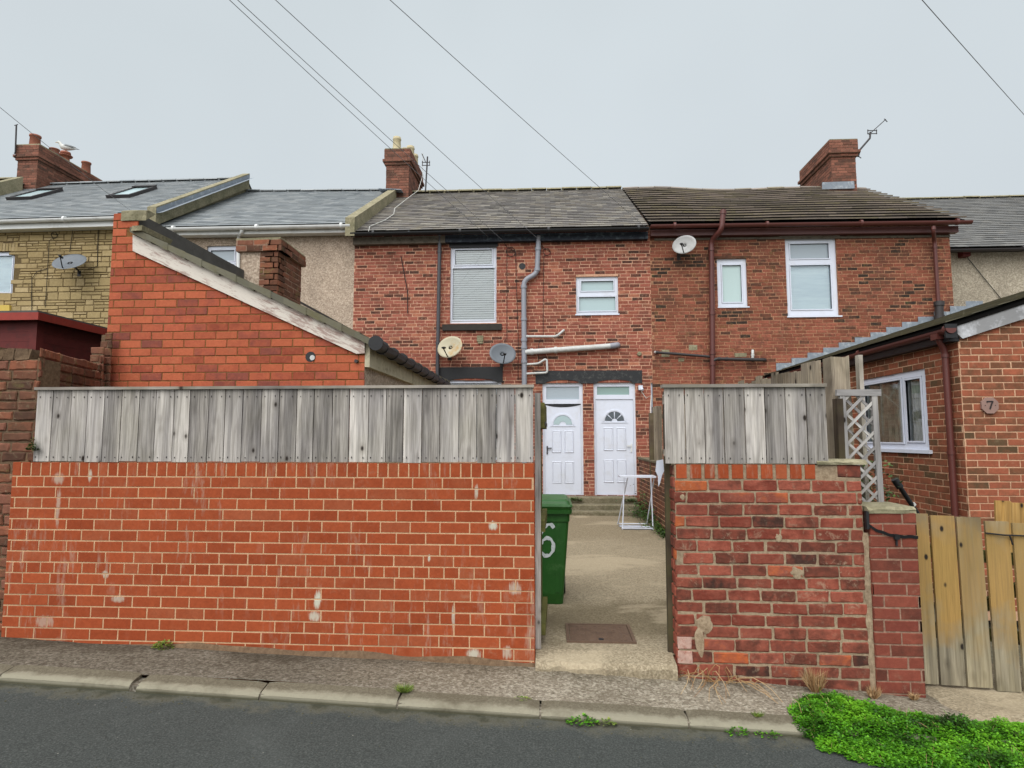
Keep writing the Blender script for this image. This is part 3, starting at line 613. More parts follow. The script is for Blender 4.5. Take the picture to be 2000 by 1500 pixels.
# ---------- middle house
hm = thing('terraced_house', 'red brick terraced house with two white back doors in the middle of the row', 'house', (-1.1, YF, .2), 'terraced houses')
XL, XR = -4.56, 2.27
W1 = rect(880, 481, 970, 632, 13.85); W2 = rect(1125, 541, 1207, 614, 13.85)
D1 = rect(1060, 747, 1139, 968, 13.85); D2 = rect(1160, 747, 1242, 968, 13.85)
W0 = rect(862, 742, 980, 900, 13.85); W5 = rect(1271, 748, 1345, 850, 13.85)
hol = [W1, W2, D1, D2, W0, W5]; zE = at(700, 462, YF)[2]
HX = rect(1019-7, 521-8, 1019+7, 521+8, 13.8)
m = M(TF); body(m, XL, XR, zE+.1, 1, hol)
lint = rect(1046, 724, 1254, 747, YF); lint0 = rect(856, 717, 982, 743, YF); lint1 = rect(880, 472, 970, 482, YF)
bricks(m, XL, XR, .2, zE, L=.235, H=.0775, p=.004, jit=.0035, ch=.004, var=.06, holes=hol+[HX], zoff=lambda u: .006*sin(u*1.3))
gable_ends(m, XL, XR, zE+.1, 9.2, YF, 17.8, 21.8, 1)
m.build('wall', [midb, midm], hm)
# roofs
def eave(px0, py0, px1, py1, Y=13.5): return at(px0, py0, Y), at(px1, py1, Y)
e0, e1 = eave(694, 452, 1265, 441); r0, r1 = at(815, 378, 17.8), at(1207, 369, 17.8); r0.x = -4.5; e0.x = -4.55; e1.x = 2.2; r1.x = 2.13
m = M(); roof(m, e0, e1, r0, r1, 26, .27, .020, jit=.014); ridge(m, r0, r1, sag=None); backslope(m, r0, r1, e0.z)
m.build('roof', [slated, under, cem], hm)
gutter(hm, e0+Vector((0, -.02, -.05)), e1+Vector((0, -.02, -.05)), .07, black)
m = M(TF); a = at(697, 462, 13.75); b = at(1262, 452, 13.75)
xs_ = at(870, 460, 13.7)[0]
m.bar((XL, 13.73, e0.z-.17), (xs_, 13.73, e0.z-.17), .13, .17); m.build('fascia', fascia, hm)
m = M(); m.bar((xs_, 13.725, e0.z-.16), (XR-.06, 13.725, e1.z-.16), .13, .17); m.build('fascia', fasciab, hm, 'blue black painted fascia board')
# flaking band of lintels and sills
def arched(par, r_, arcs, nm='lintel', mt_=blackf, d=.02, rise=.09):
    m = M(TF); n = 60; V = []
    for i in range(n+1):
        u = r_[0]+(r_[1]-r_[0])*i/n; zb = r_[2]
        for (a, b) in arcs:
            if a < u < b: zb += rise*(1-((2*u-a-b)/(b-a))**2)**.5
        zt = r_[3]+.006*mnoise.noise((u*6, 1, 0))
        V += [(u, -.05, zb), (u, d, zb), (u, d+.003*mnoise.noise((u*9, 1, 0)), zt), (u, -.05, zt)]
    m.add(V, [(4*i+j, 4*i+j+1, 4*i+j+5, 4*i+j+4) for i in range(n) for j in range(3)]+[(0, 1, 2, 3), (4*n, 4*n+1, 4*n+2, 4*n+3)])
    return m.build(nm, mt_, par)
lz = (lint[0], lint[1], D1[3]-.03, lint[3])
arched(hm, lz, [(D1[0]+.06, D1[1]-.06), (D2[0]+.06, D2[1]-.06)], rise=.08)
arched(hm, (lint0[0], lint0[1], W0[3]-.06, lint0[3]), [(W0[0]+.1, W0[1]-.1)], mt_=black)
m = M(TF); m.box(lint1[0]-.03, lint1[1]+.03, -.1, .012, lint1[2]-.01, lint1[3]+.02, jit=.004); m.build('lintel', black, hm)
# tall window
q = rect(889, 488, 961, 517, 13.85); q2 = rect(884, 524, 966, 625, 13.85)
w_ = window(hm, TF, W1, [q, q2], [blindm, blindm], label='tall window with a white slatted blind')
m = M(TF); s_ = rect(864, 633, 980, 645, 13.75); m.box(s_[0], s_[1], -.1, .07, s_[2], s_[3], jit=.006); m.build('sill', plain('dark_stone_sill', (58, 54, 50), .8, .2, .3, 10), w_)
q = rect(1135, 549, 1198, 568, 13.85); q2 = rect(1131, 580, 1202, 607, 13.85)
w_ = window(hm, TF, W2, [q, q2], [frostl, frostl], label='small window with a top opening light')
m = M(TF); m.box(W2[0]-.02, W2[1]+.02, -.06, .02, W2[2]-.03, W2[2]); m.build('sill', upvc, w_)
window(hm, TF, W0, [(W0[0]+.07, W0[1]-.07, W0[2]+.07, W0[3]-.07)], [room])
window(hm, TF, W5, [(W5[0]+.09, W5[1]-.09, W5[2]+.07, W5[3]-.08)], [netc])
# doors
def fan(u, z, r0_, r1_, a0, a1, n=10):
    return [(u+cos(a0+(a1-a0)*i/n)*r1_, z+sin(a0+(a1-a0)*i/n)*r1_) for i in range(n+1)]+[(u+cos(a1-(a1-a0)*i/n)*r0_, z+sin(a1-(a1-a0)*i/n)*r0_) for i in range(n+1)]
def door(o, tr, backm, seg, black_gap, hx, lx=None):
    m = M(TF); d = -.055; lf = (o[0]+.045, o[1]-.045, o[2]+.03, tr[2]-.10)
    m.slab(o[0], o[1], o[2], o[3], [tr, lf], d, d-.06); dr = m.build('door', upvc, hm)
    m = M(TF); m.slab(tr[0], tr[1], tr[2], tr[3], (), d-.03, d-.05, sides=False); m.build('transom_pane', backm, dr)
    m = M(TF); L = lf[1]-lf[0]; H = lf[3]-lf[2]; D = d-.02; uc = (lf[0]+lf[1])/2
    m.slab(lf[0]+.004, lf[1]-.004, lf[2]+.004, lf[3]-.004, (), D, D-.04)
    def panel(a, b, c, e):     # raised moulding: outer groove then raised field
        for (g, dd) in ((0, .004), (.014, .016), (.028, .005)):
            V = [(a+g, D+dd, c+g), (b-g, D+dd, c+g), (b-g, D+dd, e-g), (a+g, D+dd, e-g)]
            g2 = g+.014; d2 = {.004: .016, .016: .005, .005: .010}[dd]
            V += [(a+g2, D+d2, c+g2), (b-g2, D+d2, c+g2), (b-g2, D+d2, e-g2), (a+g2, D+d2, e-g2)]
            m.add(V, [(0, 1, 5, 4), (1, 2, 6, 5), (2, 3, 7, 6), (3, 0, 4, 7)])
        m.add([(a+.042, D+.010, c+.042), (b-.042, D+.010, c+.042), (b-.042, D+.010, e-.042), (a+.042, D+.010, e-.042)], [(0, 1, 2, 3)])
    for sx in (-1, 1):
        a, b = (uc-L*.30, uc-L*.04) if sx < 0 else (uc+L*.04, uc+L*.30)
        panel(a, b, lf[2]+H*.12, lf[2]+H*.36); panel(a, b, lf[2]+H*.455, lf[2]+H*.70)
    zf = lf[2]+H*.765; rr = L*.27
    m.prism(fan(uc, zf, rr*1.0, rr*1.16, 0, pi, 20), D, D+.014); m.box(uc-rr*1.3, uc+rr*1.3, D, D+.012, zf-.035, zf-.012)
    lfm = m.build('door_leaf', upvc, dr)
    m = M(TF)
    if seg:
        for i in range(4): m.prism(fan(uc, zf, rr*.28, rr*.95, pi*i/4+.07, pi*(i+1)/4-.07), D+.001, D+.006)
        m.build('fanlight', darkgl, dr)
    else: m.prism(fan(uc, zf, rr*.35, rr*.95, .05, pi-.05, 20), D+.001, D+.006); m.build('fanlight', frostl, dr)
    m = M(TF); m.box(hx-.015, hx+.015, D, D+.02, lf[2]+H*.44, lf[2]+H*.53); m.box(hx-.01, hx+.10*(1 if hx < uc else -1), D+.03, D+.045, lf[2]+H*.50, lf[2]+H*.512); m.build('handle', greyd if black_gap else wpaint, dr)
    if black_gap:
        m = M(TF); z = lf[3]; n = 16; V = []
        for i in range(n+1):
            u = lf[0]+L*i/n; k = (1-abs(2*i/n-1)**2.2); V += [(u, D+.006, z-.02-.055*k), (u, D+.006, z+.02)]
        m.add(V, [(2*i, 2*i+2, 2*i+3, 2*i+1) for i in range(n)]); m.build('draught_gap', black, dr)
    return dr
door(D1, rect(1067, 755, 1131, 780, 13.85), frostb, False, True, D1[0]+.10)
door(D2, rect(1166, 755, 1229, 771, 13.85), frostg, True, False, D2[1]-.10)
# steps
m = M(); s0 = at(1095, 975, 13.5)[0]-.6; s1 = at(1243, 975, 13.5)[0]
def stone(m, x0, x1, y0, y1, z0, z1, n=26, a=.012):
    V = []
    for i in range(n+1):
        x = x0+(x1-x0)*i/n; c = a*mnoise.noise((x*6, z1*3, 2)); e = a*mnoise.noise((x*11, z1*5, 7))
        V += [(x, y0+c, z0), (x, y0+c+e, (z0+z1)/2), (x, y0+e, z1-.02+e*.4), (x, y0+.03+c, z1), (x, y1, z1+e*.2)]
    m.add(V, [(5*i+j, 5*i+j+1, 5*i+j+6, 5*i+j+5) for i in range(n) for j in range(4)]+[(0, 1, 2, 3, 4), (5*n, 5*n+1, 5*n+2, 5*n+3, 5*n+4)])
stone(m, s0, s1, 13.42, 13.9, .1, .525); stone(m, s0-.05, s1, 13.12, 13.42, .1, .40, a=.02); stone(m, s0-.1, s1+.05, 12.85, 13.14, .1, .295)
m.build('doorsteps', stepm, hm)
# rainwater and soil pipes
yp = 13.70
pipe(hm, 'downpipe', [at(859, 458, yp), at(854, 742, yp), at(854, 900, yp)], .042, greyd, [(0, .12), (0, .75)])
pipe(hm, 'soil_pipe', [at(1052, 461, yp), at(1049, 534, yp), at(1023, 548, yp), at(1024, 760, yp), at(1024, 940, yp)], .058, greyp, [(0, .35), (0, .9), (2, .06), (2, .36), (2, .55), (2, .62), (2, .75)])
pipe(hm, 'waste_pipe', [at(1026, 657, yp), at(1087, 657, yp), at(1101, 645, yp), at(1101, 645, 13.82)], .026, whitep, [(0, .05)])
pipe(hm, 'waste_pipe', [at(1026, 688, yp), at(1040, 687, yp), at(1192, 676, yp)], .062, whitep, [(0, .9), (1, .3)])
pipe(hm, 'waste_pipe', [at(1192, 676, yp), at(1206, 674, yp), at(1206, 674, 13.85)], .066, greyp)
pipe(hm, 'waste_pipe', [at(1026, 712, yp), at(1052, 710, yp), at(1064, 702, yp), at(1068, 703, yp), at(1069, 728, yp), at(1026, 730, yp)], .024, whitep)
m = M(); c = at(1020, 520, 13.8); m.tube([c+Vector((0, .1, 0)), c+Vector((0, -.012, 0))], .075, 16); m.build('vent_hole', black, hm)
m = M(TF); v_ = rect(932, 656, 944, 667, 13.8); m.box(*[v_[0], v_[1], 0, .05, v_[2], v_[3]]); m.box(v_[0]+.02, v_[1]-.01, 0, .04, v_[2]-.05, v_[2]); m.build('vent_cover', cem, hm)
m = M(); c = at(1249, 691, 13.75); m.tube([c+Vector((0, .1, 0)), c, c+Vector((0, -.01, 0))], [.05, .05, .03], 12); m.build('overflow_pipe', cem, hm)
# thin cables clipped down the wall
def wirepx(par, pts, r=.006, Y=13.77, mt_=cable, name='wire'):
    m = M(); m.tube([at(x, y, Y) for x, y in pts], r, 6); return m.build(name, mt_, par)
def coil(cx, cy, rr=9): return [(cx+cos(a*.5)*rr*(1+.1*sin(a)), cy+sin(a*.5)*rr) for a in range(0, 30)]
wirepx(hm, [(983, 472), (990, 482)]+coil(998, 492)+[(990, 498), (990, 600), (990, 660), (984, 668)])
wirepx(hm, [(1007, 492), (1010, 600), (1012, 660), (1012, 742)])
wirepx(hm, [(1053, 470), (1062, 484)]+coil(1068, 492, 7)+[(1062, 500), (1061, 600), (1061, 652), (1052, 672), (1051, 720)])
wirepx(hm, [(783, 500), (796, 570), (796, 612)], .01)
# chimney between the houses
c2x0 = at(750, 360, 17.2)[0]; c2x1 = at(802, 360, 17.2)[0]; zt = at(775, 291, 17.15)[2]
chimney(hm, c2x0+.06, c2x1-.06, 17.2, 18.9, 8.6, zt, [(c2x0+.3, 17.45, .50, .13, 'roll'), (c2x0+.45, 17.85, .34, .12, 'roll'), (c2x1-.22, 18.05, .50, .13, 'roll'), (c2x1-.2, 18.5, .45, .13, 'roll')], cream, 'brick chimney with four cream pots')
m = M(); pts = [(826, 300), (824, 345), (818, 368), (806, 381), (786, 392), (770, 405), (768, 418), (754, 428), (722, 441), (722, 450)]
m.tube([at(826, 300, 17.2), at(825, 345, 17.2), at(817, 372, 17.0), at(795, 388, 16.3), at(771, 407, 15.2), at(769, 418, 14.9), at(752, 430, 14.4), at(722, 442, 13.7), at(720, 452, 13.45)], .008, 6); m.build('aerial_cable', cablew, hm)
# ---------- pebbledashed house to the left
h2 = thing('terraced_house', 'pebbledashed terraced house with white gutter, left of the middle brick house', 'house', (-7, YF, .2), 'terraced houses')
X2 = -9.3; e0, e1 = eave(320, 443, 699, 436); r0, r1 = at(468, 375, 17.8), at(760, 373, 17.8); e0.x = r0.x = X2; e1.x = r1.x = XL
Wp = rect(404, 481, 463, 590, 13.85)
m = M(TF); body(m, X2, XL, e0.z-.1, 0, [Wp]); gable_ends(m, X2, XL, e0.z-.1, r0.z, YF, 17.8, 21.8, 0); m.build('wall', pebble, h2)
m = M(); roof(m, e0, e1, r0, r1, 27, .26, .017, jit=.005); ridge(m, r0, r1, r=.09); backslope(m, r0, r1, e0.z); m.build('roof', [slateg, under, slateg], h2)
gutter(h2, e0+Vector((0, -.03, -.05)), e1+Vector((0, -.03, -.05)), .07, wpaint)
m = M(); m.bar((X2, 13.66, e0.z-.14), (XL-.02, 13.66, e1.z-.14), .22, .10); m.build('fascia', wpaint, h2)
window(h2, TF, Wp, [(Wp[0]+.08, Wp[1]-.08, Wp[3]-.36, Wp[3]-.10), (Wp[0]+.08, Wp[1]-.08, Wp[2]+.08, Wp[3]-.44)], [frostb, room], label='white window under a shallow brick arch')
m = M(TF); n = 14; V = []
for i in range(n+1):
    u = Wp[0]-.05+(Wp[1]-Wp[0]+.1)*i/n; k = .09*(1-(2*i/n-1)**2); V += [(u, .012, Wp[3]-.03+k), (u, .012, Wp[3]+.05+k), (u, -.03, Wp[3]-.03+k)]
m.add(V, [(3*i, 3*i+3, 3*i+4, 3*i+1) for i in range(n)]+[(3*i, 3*i+2, 3*i+5, 3*i+3) for i in range(n)]); m.build('arch', [pebble], h2)
pipe(h2, 'downpipe', [at(473, 446, 13.5), at(472, 454, 13.5), at(466, 462, yp), at(465, 640, yp)], .038, wpaint, [(0, .5), (2, .05)])
# verge parapets (cement-covered) running up the slope between the houses
def verge(par, a, b, wdt, h, mt_, nm='parapet', fl=None):
    m = M(); a = Vector(a); b = Vector(b); n = 20; V = []
    for i in range(n+1):
        p = a.lerp(b, i/n); jz = .012*mnoise.noise((i*.9, 3, 1))
        V += [p+Vector((-wdt/2, 0, -.3)), p+Vector((-wdt/2+jz, 0, h+jz)), p+Vector((wdt/2+jz, 0, h+jz*.5)), p+Vector((wdt/2, 0, -.3))]
    m.add(V, [(4*i+j, 4*i+j+1, 4*i+j+5, 4*i+j+4) for i in range(n) for j in range(3)]+[(0, 1, 2, 3), (4*n, 4*n+1, 4*n+2, 4*n+3)], raw=True)
    o = m.build(nm, mt_, par)
    if fl:
        m = M(); V = []
        for i in range(n+1):
            p = a.lerp(b, i/n); x_ = wdt/2+.008; V += [p+Vector((x_, 0, .13)), p+Vector((x_, 0, .0)), p+Vector((x_+.16, 0, -.0+.02))]
        m.add(V, [(3*i+j, 3*i+j+1, 3*i+j+4, 3*i+j+3) for i in range(n) for j in range(2)], raw=True); m.build('flashing', lead, par)
    return o
verge(hm, (XL, 13.42, e1.z-.02), (XL, 17.1, at(780, 378, 17.1)[2]), .22, .13, cem)
m = M(); m.bar(at(742, 372, 17.1), at(786, 374, 17.1), .3, .02); m.build('flashing', lead, h2)
# ---------- stone-clad house far left
h1 = thing('terraced_house', 'yellow stone clad terraced house with two skylights at the left', 'house', (-11.5, YF, .2), 'terraced houses')
X1 = -16.0; e0, e1 = eave(0, 428, 300, 419); e0.z = e1.z-(-(e0.z-e1.z)); dx = e1-e0; dx = dx/dx.x
e0 = e1+dx*(X1-e1.x); e1 = e1+dx*(X2-e1.x); rr0 = at(150, 360, 17.8); rr1 = at(455, 351, 17.8); dr_ = (rr1-rr0)/(rr1.x-rr0.x); r0 = rr1+dr_*(X1-rr1.x); r1 = rr1+dr_*(X2-rr1.x)
Wq = rect(-60, 493, 30, 578, 13.85)
m = M(TF); body(m, X1, X2, e0.z-.1, 1, [Wq]); gable_ends(m, X1, X2, e0.z-.1, r0.z, YF, 17.8, 21.8, 2)
z = e1.z-.12; 
while z > 1.5:      # broken ashlar: tall stones and pairs of thin ones
    H = R.choice((.13, .16, .2)); u = X1
    while u < X2-.02:
        k = R.random()
        if k < .5: L = R.uniform(.2, .42); ps = [(u, u+L, z-H, z)]
        else: L = R.uniform(.3, .55); s = R.choice((.5, .4, .6))*H; ps = [(u, u+L, z-s, z), (u, u+L*.5, z-H, z-s), (u+L*.5, u+L, z-H, z-s)]
        for (a, b, c, d) in ps:
            b = min(b, X2-.005)
            if b-a < .04 or (Wq[0]-.05 < (a+b)/2 < Wq[1]+.08 and Wq[2] < (c+d)/2 < Wq[3]+.2): continue
            g = .009; p = .012+R.uniform(-.004, .006); cx, cz = (a+b)/2, (c+d)/2
            q = [(a+g, c+g), (b-g, c+g), (b-g, d-g), (a+g, d-g)]; q = [(x+R.uniform(-.006, .006), y+R.uniform(-.005, .005)) for x, y in q]
            V = [(x, -.01, y) for x, y in q]+[(x, p-.008, y) for x, y in q]+[(x-math.copysign(.008, x-cx), p, y-math.copysign(.008, y-cz)) for x, y in q]
            m.add(V, [(0, 1, 5, 4), (1, 2, 6, 5), (2, 3, 7, 6), (3, 0, 4, 7), (4, 5, 9, 8), (5, 6, 10, 9), (6, 7, 11, 10), (7, 4, 8, 11), (8, 9, 10, 11)])
        u += L
    z -= H
u = Wq[1]+.08-1.2
while u < Wq[1]+.06: m.box(u, u+.065, -.01, .012, Wq[3]+.01, Wq[3]+.2); u += .08
m.build('wall', [stoneb, stonem, cem], h1)
m = M(); roof(m, e0, e1, r0, r1, 28, .26, .017, jit=.005); ridge(m, r0, r1, r=.10); backslope(m, r0, r1, e0.z); m.build('roof', [slateg, under, slateg], h1)
gutter(h1, e0+Vector((0, -.03, -.05)), e1+Vector((-.02, -.03, -.05)), .07, wpaint)
m = M(); m.bar(e0+Vector((0, .16, -.17)), e1+Vector((0, .16, -.17)), .24, .13); m.build('fascia', wpaint, h1)
for px_ in (88, 192):
    m = M(TF); c = at(px_, 440, 13.75); m.box(c.x-.07, c.x+.07, 0, .12, c.z-.07, c.z+.07); m.build('rafter_end', redw, h1)
window(h1, TF, Wq, [(Wq[0]+.08, Wq[1]-.09, Wq[2]+.09, Wq[3]-.09)], [netw])
verge(h1, (X2+.0, 13.42, e1.z+.0), (X2, 17.7, r1.z-.02), .22, .16, cem, fl=True)
nR = (e1-e0).cross(r0-e0).normalized(); nR = nR if nR.z > 0 else -nR
def onroof(px_, py_): # pixel ray hits the slope plane
    r = ray(px_, py_); return EYE+r*((e0-EYE).dot(nR)/r.dot(nR))
def skylight(par, pts):
    P = [onroof(*p) for p in pts]; a = P[0]; ux = (e1-e0).normalized(); uy = nR.cross(ux); uy = uy if uy.z > 0 else -uy
    wd = (P[1]-P[0]).dot(ux); ht = (P[2]-P[1]).dot(uy); T = lambda u, d, z: tuple(a+ux*u+uy*z+nR*d)
    m = M(T); m.slab(0, wd, 0, ht, [(.07, wd-.07, .07, ht-.07)], .09, -.02); m.box(0, wd, .09, .12, ht-.12, ht+.02); s = m.build('skylight', metalk, par)
    m = M(T); m.slab(.06, wd-.06, .06, ht-.06, (), .06, .05, sides=False); m.build('pane', frostl, s)
skylight(h1, [(13, 392), (60, 391), (103, 375)]); skylight(h1, [(208, 388), (250, 388), (289, 371)])
wirepx(h1, [(142, 423), (142, 450), (136, 492)], .006); wirepx(h1, [(192, 446), (190, 520), (172, 525)], .008)
wirepx(h1, [(100, 455)]+coil(106, 459, 6)+[(96, 470), (92, 540), (88, 600)], .006); wirepx(h1, [(92, 525), (72, 530), (62, 545), (62, 610)], .007)
m = M(TF); v_ = rect(1, 597, 24, 613, 13.8); m.prism([(v_[0], v_[2]), (v_[1], v_[2]), (v_[1]-.02, v_[3]), (v_[0]+.02, v_[3])], 0, .07)
tag(m.build('alarm_box', plain('yellow_plastic', (206, 178, 84), .5, .3)), 'small yellow alarm box on the stone clad wall below the far left window', 'alarm box')
# chimney and roof of the next house to the left
h0 = thing('terraced_house', 'dark roofed terraced house with orange chimney pots at the far left edge', 'house', (-20, YF, .2), 'terraced houses')
c1x0 = at(30, 340, 17.2)[0]; c1x1 = at(75, 340, 17.2)[0]; zt = at(55, 283, 17.15)[2]
e0n = Vector((-22, 13.5, e0.z+.12)); e1n = Vector((X1, 13.5, e0.z+.1)); r0n = Vector((-22, 17.8, at(20, 352, 17.8)[2])); r1n = Vector((X1, 17.8, r0n.z))
m = M(); roof(m, e0n, e1n, r0n, r1n, 26, .27, .01); ridge(m, r0n, r1n); backslope(m, r0n, r1n, e0n.z); m.build('roof', [slated, under, cem], h0)
m = M(TF); body(m, -22, X1, e0n.z-.1, 1, []); gable_ends(m, -22, X1, e0n.z-.1, r0n.z, YF, 17.8, 21.8, 1); m.build('wall', [oldb, olm], h0)
verge(h0, (X1, 13.4, e0n.z+.02), (X1, 17.0, e0n.z+.02+(r0n.z-e0n.z)*3.6/4.3), .25, .17, cem)
chimney(h0, c1x0+.05, c1x1-.05, 17.2, 19.8, 9.2, zt, [(c1x0+.38, 17.4, .42, .15, ''), (c1x1-.15, 17.9, .22, .14, ''), (c1x1-.2, 18.4, .38, .13, 'cowl'), (c1x1-.12, 19.2, .38, .14, '')], clay, 'brick chimney with orange clay pots')
gb = Vector((c1x1-.2, 18.4, zt+.40))
gl = thing('gull', 'white gull sitting on the cowled pot of the far left chimney', 'bird', gb)
m = M(); ax = Vector((-1, -.3, 0)).normalized()
m.tube([gb+ax*s_+Vector((0, 0, h_)) for s_, h_ in ((-.30, .10), (-.22, .10), (-.12, .12), (0, .12), (.10, .14), (.15, .20), (.18, .26), (.23, .28), (.26, .27))], [.01, .04, .08, .10, .085, .05, .045, .045, .015], 14)
m.build('body', plain('gull_white', (214, 214, 208), .7, .2), gl)
m = M()
for sy in (-1, 1): m.tube([gb+ax*s_+Vector((0, sy*.07, h_)) for s_, h_ in ((-.34, .12), (-.2, .15), (-.05, .17), (.06, .15))], [.008, .03, .045, .01], 10)
m.build('wing', plain('gull_grey', (150, 154, 156), .7, .2), gl)
m = M(); m.tube([gb+ax*.25+Vector((0, 0, .275)), gb+ax*.32+Vector((0, 0, .255))], [.014, .003], 8); m.build('beak', plain('gull_beak', (190, 150, 60), .6, .2), gl)
# ---------- brown tiled house to the right
h4 = thing('terraced_house', 'patchy dark brick terraced house with ribbed mossy tile roof, right of the middle house', 'house', (5.5, YF, .2), 'terraced houses')
X4 = 8.80; e0, e1 = eave(1266, 437, 1868, 429); e0.x = 2.22; e1.x = 8.98; r0, r1 = at(1213, 372, 17.8), at(1690, 370, 17.8); r0.x = 2.16
W3 = rect(1400, 506, 1458, 600, 13.85); W4 = rect(1534, 465, 1634, 618, 13.85); zE4 = at(1560, 452, YF)[2]
def sag4(u, v): return (.05*mnoise.noise((u*3.2, v*1.2, 4))+.018*sin(u*9+1))*(.3+v*.9)*(1 if v < .9 else 1)
m = M(TF); body(m, XR, X4, zE4+.1, 1, [W3, W4]); gable_ends(m, XR, X4, zE4+.1, 9.0, YF, 17.8, 21.8, 1)
zb_ = at(1500, 628, YF)[2]
def tb4(u, z):
    if z < zb_+.12*mnoise.noise((u*1.3, 0, 5)): return (.55+R.random()*.35 if R.random() > .08 else R.random()*.2, R.random()*.3, R.random())
    d_ = mnoise.noise((u*1.1, z*1.3, 9)); return (max(0, min(1, R.random()*.8+.12-d_*.5)), R.random(), R.random())
bricks(m, XR+.004, X4, .2, zE4, L=.232, H=.0775, p=.004, jit=.004, ch=.004, var=.07, holes=[W3, W4], zoff=lambda u: .008*sin(u*1.1+1), tb=tb4)
m.build('wall', [h4b, h4m], h4)
m = M(); roof(m, e0, e1, r0, r1, 15, .60, .080, sag=sag4, jit=.002, lip=.40); ridge(m, r0, r1, r=.09, sag=sag4); backslope(m, r0, r1, e0.z); m.build('roof', [tileb, under, tileb], h4)
gutter(h4, e0+Vector((0.02, -.03, -.05)), e1+Vector((.08, -.03, -.05)), .07, brownp)
m = M(); m.bar((XR+.0, 13.72, e0.z-.16), (X4+.10, 13.72, e1.z-.16), .16, .14); m.build('fascia', brownp, h4)
m = M(); m.bar((XR+.1, 13.785, e0.z-.27), (X4, 13.785, e1.z-.27), .03, .05); m.build('batten', fascia, h4)
window(h4, TF, W3, [rect(1411, 518, 1448, 590, 13.85)], [frostp], label='narrow frosted window')
w_ = window(h4, TF, W4, [rect(1543, 476, 1618, 505, 13.85), rect(1545, 518, 1623, 604, 13.85)], [frostb, netw], label='large two light window with pale net')
m = M(TF); m.box(W4[0]-.02, W4[1]+.05, -.06, .03, W4[2]-.03, W4[2]); m.build('sill', upvc, w_)
m = M(TF); m.box(W3[0]-.01, W3[1]+.03, -.06, .02, W3[2]-.025, W3[2])
m.build('sill', upvc, h4)
m = M(TF); m.box(W3[0]-.14, W3[1]+.1, -.02, .012, W3[3], W3[3]+.05, jit=.006); m.build('lintel', olb, h4)
m = M(TF); n = 30; V = []
for i in range(n+1):
    u = W4[0]-.12+(W4[1]-W4[0]+.2)*i/n; k = .04*mnoise.noise((u*7, 2, 2)); V += [(u, .014, W4[3]-.0), (u, .018, W4[3]+.075+k+.05*(1-(2*i/n-1)**2))]
m.add(V, [(2*i, 2*i+2, 2*i+3, 2*i+1) for i in range(n)]); m.build('lintel', barge, h4, 'crumbling lintel with flaking paint')
pipe(h4, 'soil_pipe', [at(1413, 410, 13.42), at(1409, 450, 13.42), at(1389, 470, 13.68), at(1391, 620, yp-.02), at(1392, 760, yp-.02), at(1392, 900, yp-.02)], .058, brownp, [(0, .15), (2, .12), (2, .95), (3, .5), (3, .65)])
pipe(h4, 'downpipe', [at(1823, 442, 13.45), at(1823, 452, 13.45), at(1825, 470, 13.68), at(1833, 600, yp), at(1835, 680, yp)], .04, brownp, [(0, .5), (2, .1)])
pipe(h4, 'flue', [at(1834, 592, 13.6), at(1835, 660, 13.6)], .085, metalk, [(0, 0.02), (0, .42)])
pipe(h4, 'waste_pipe', [at(1281, 688, yp), at(1392, 697, yp), at(1393, 700, yp)], .03, metalk, [(0, .02)])
pipe(h4, 'waste_pipe', [at(1393, 704, yp-.04), at(1400, 701, yp-.04), at(1494, 703, yp), at(1494, 703, 13.85)], .038, metalk, [(1, .05), (1, .2), (1, .75)])
pipe(h4, 'waste_pipe', [at(1283, 688, yp), at(1278, 688, 13.85)], .032, whitep); pipe(h4, 'waste_pipe', [at(1470, 702, yp), at(1470, 685, yp), at(1470, 685, 13.85)], .03, whitep, [(0, .5)])
m = M(TF)
for (a, b, c, d) in ((1292, 683, 1307, 697), (1345, 674, 1362, 684), (1510, 454, 1521, 463), (1654, 454, 1665, 462), (1325, 700, 1336, 706), (1435, 690, 1458, 697)):
    v_ = rect(a, b, c, d, 13.8); m = M(TF); m.box(v_[0], v_[1], 0, .009, v_[2], v_[3], jit=.006); m.build('mortar_patch', cem, h4)
c3a = at(1622, 360, 17.0)[0]; c3b = at(1677, 360, 17.0)[0]; zt = at(1650, 273, 16.95)[2]
chimney(h4, c3a+.05, c3b-.05, 17.0, 18.95, 8.4, zt, [], clay, 'wide brick chimney without pots', corb=.1)
m = M(); m.box(c3a-.25, c3b-.15, 16.93, 16.95, at(1650, 369, 16.95)[2], at(1650, 355, 16.95)[2], jit=.01); m.build('flashing', lead, h4)
# ---------- pale pebbledashed house on the right
h5 = thing('terraced_house', 'pale pebbledashed terraced house with dark slate roof at the right edge', 'house', (11, 15.5, .2), 'terraced houses')
e0, e1 = eave(1850, 482, 2000, 482, 15.2); e0.z = e1.z = (e0.z+e1.z)/2; e0.x = X4+.02; e1.x = 17; zz = at(1900, 387, 19.6)[2]; r0 = Vector((X4-.3, 19.6, zz)); r1 = Vector((17, 19.6, zz)); e0.x = X4-.3
m = M(FY(15.5)); body(m, X4+.01, 17, e0.z-.05, 0, [], back=23.5, yf=15.5); gable_ends(m, X4+.01, 17, e0.z-.05, zz, 15.5, 19.6, 23.5, 0); m.build('wall', pebble2, h5)
m = M(); roof(m, e0, e1, r0, r1, 28, .27, .018, jit=.008); ridge(m, r0, r1, r=.09); backslope(m, r0, r1, e0.z, 23.8); m.build('roof', [slate5, under, cem], h5)
e0.x = X4+.03; gutter(h5, e0+Vector((0, -.02, -.06)), e1+Vector((0, -.02, -.06)), .065, metalk)
m = M(); c = at(1883, 494, 15.4); m.box(c.x-.09, c.x+.09, c.y-.1, c.y+.1, c.z-.1, c.z+.1); m.build('corbel', redw, h5)
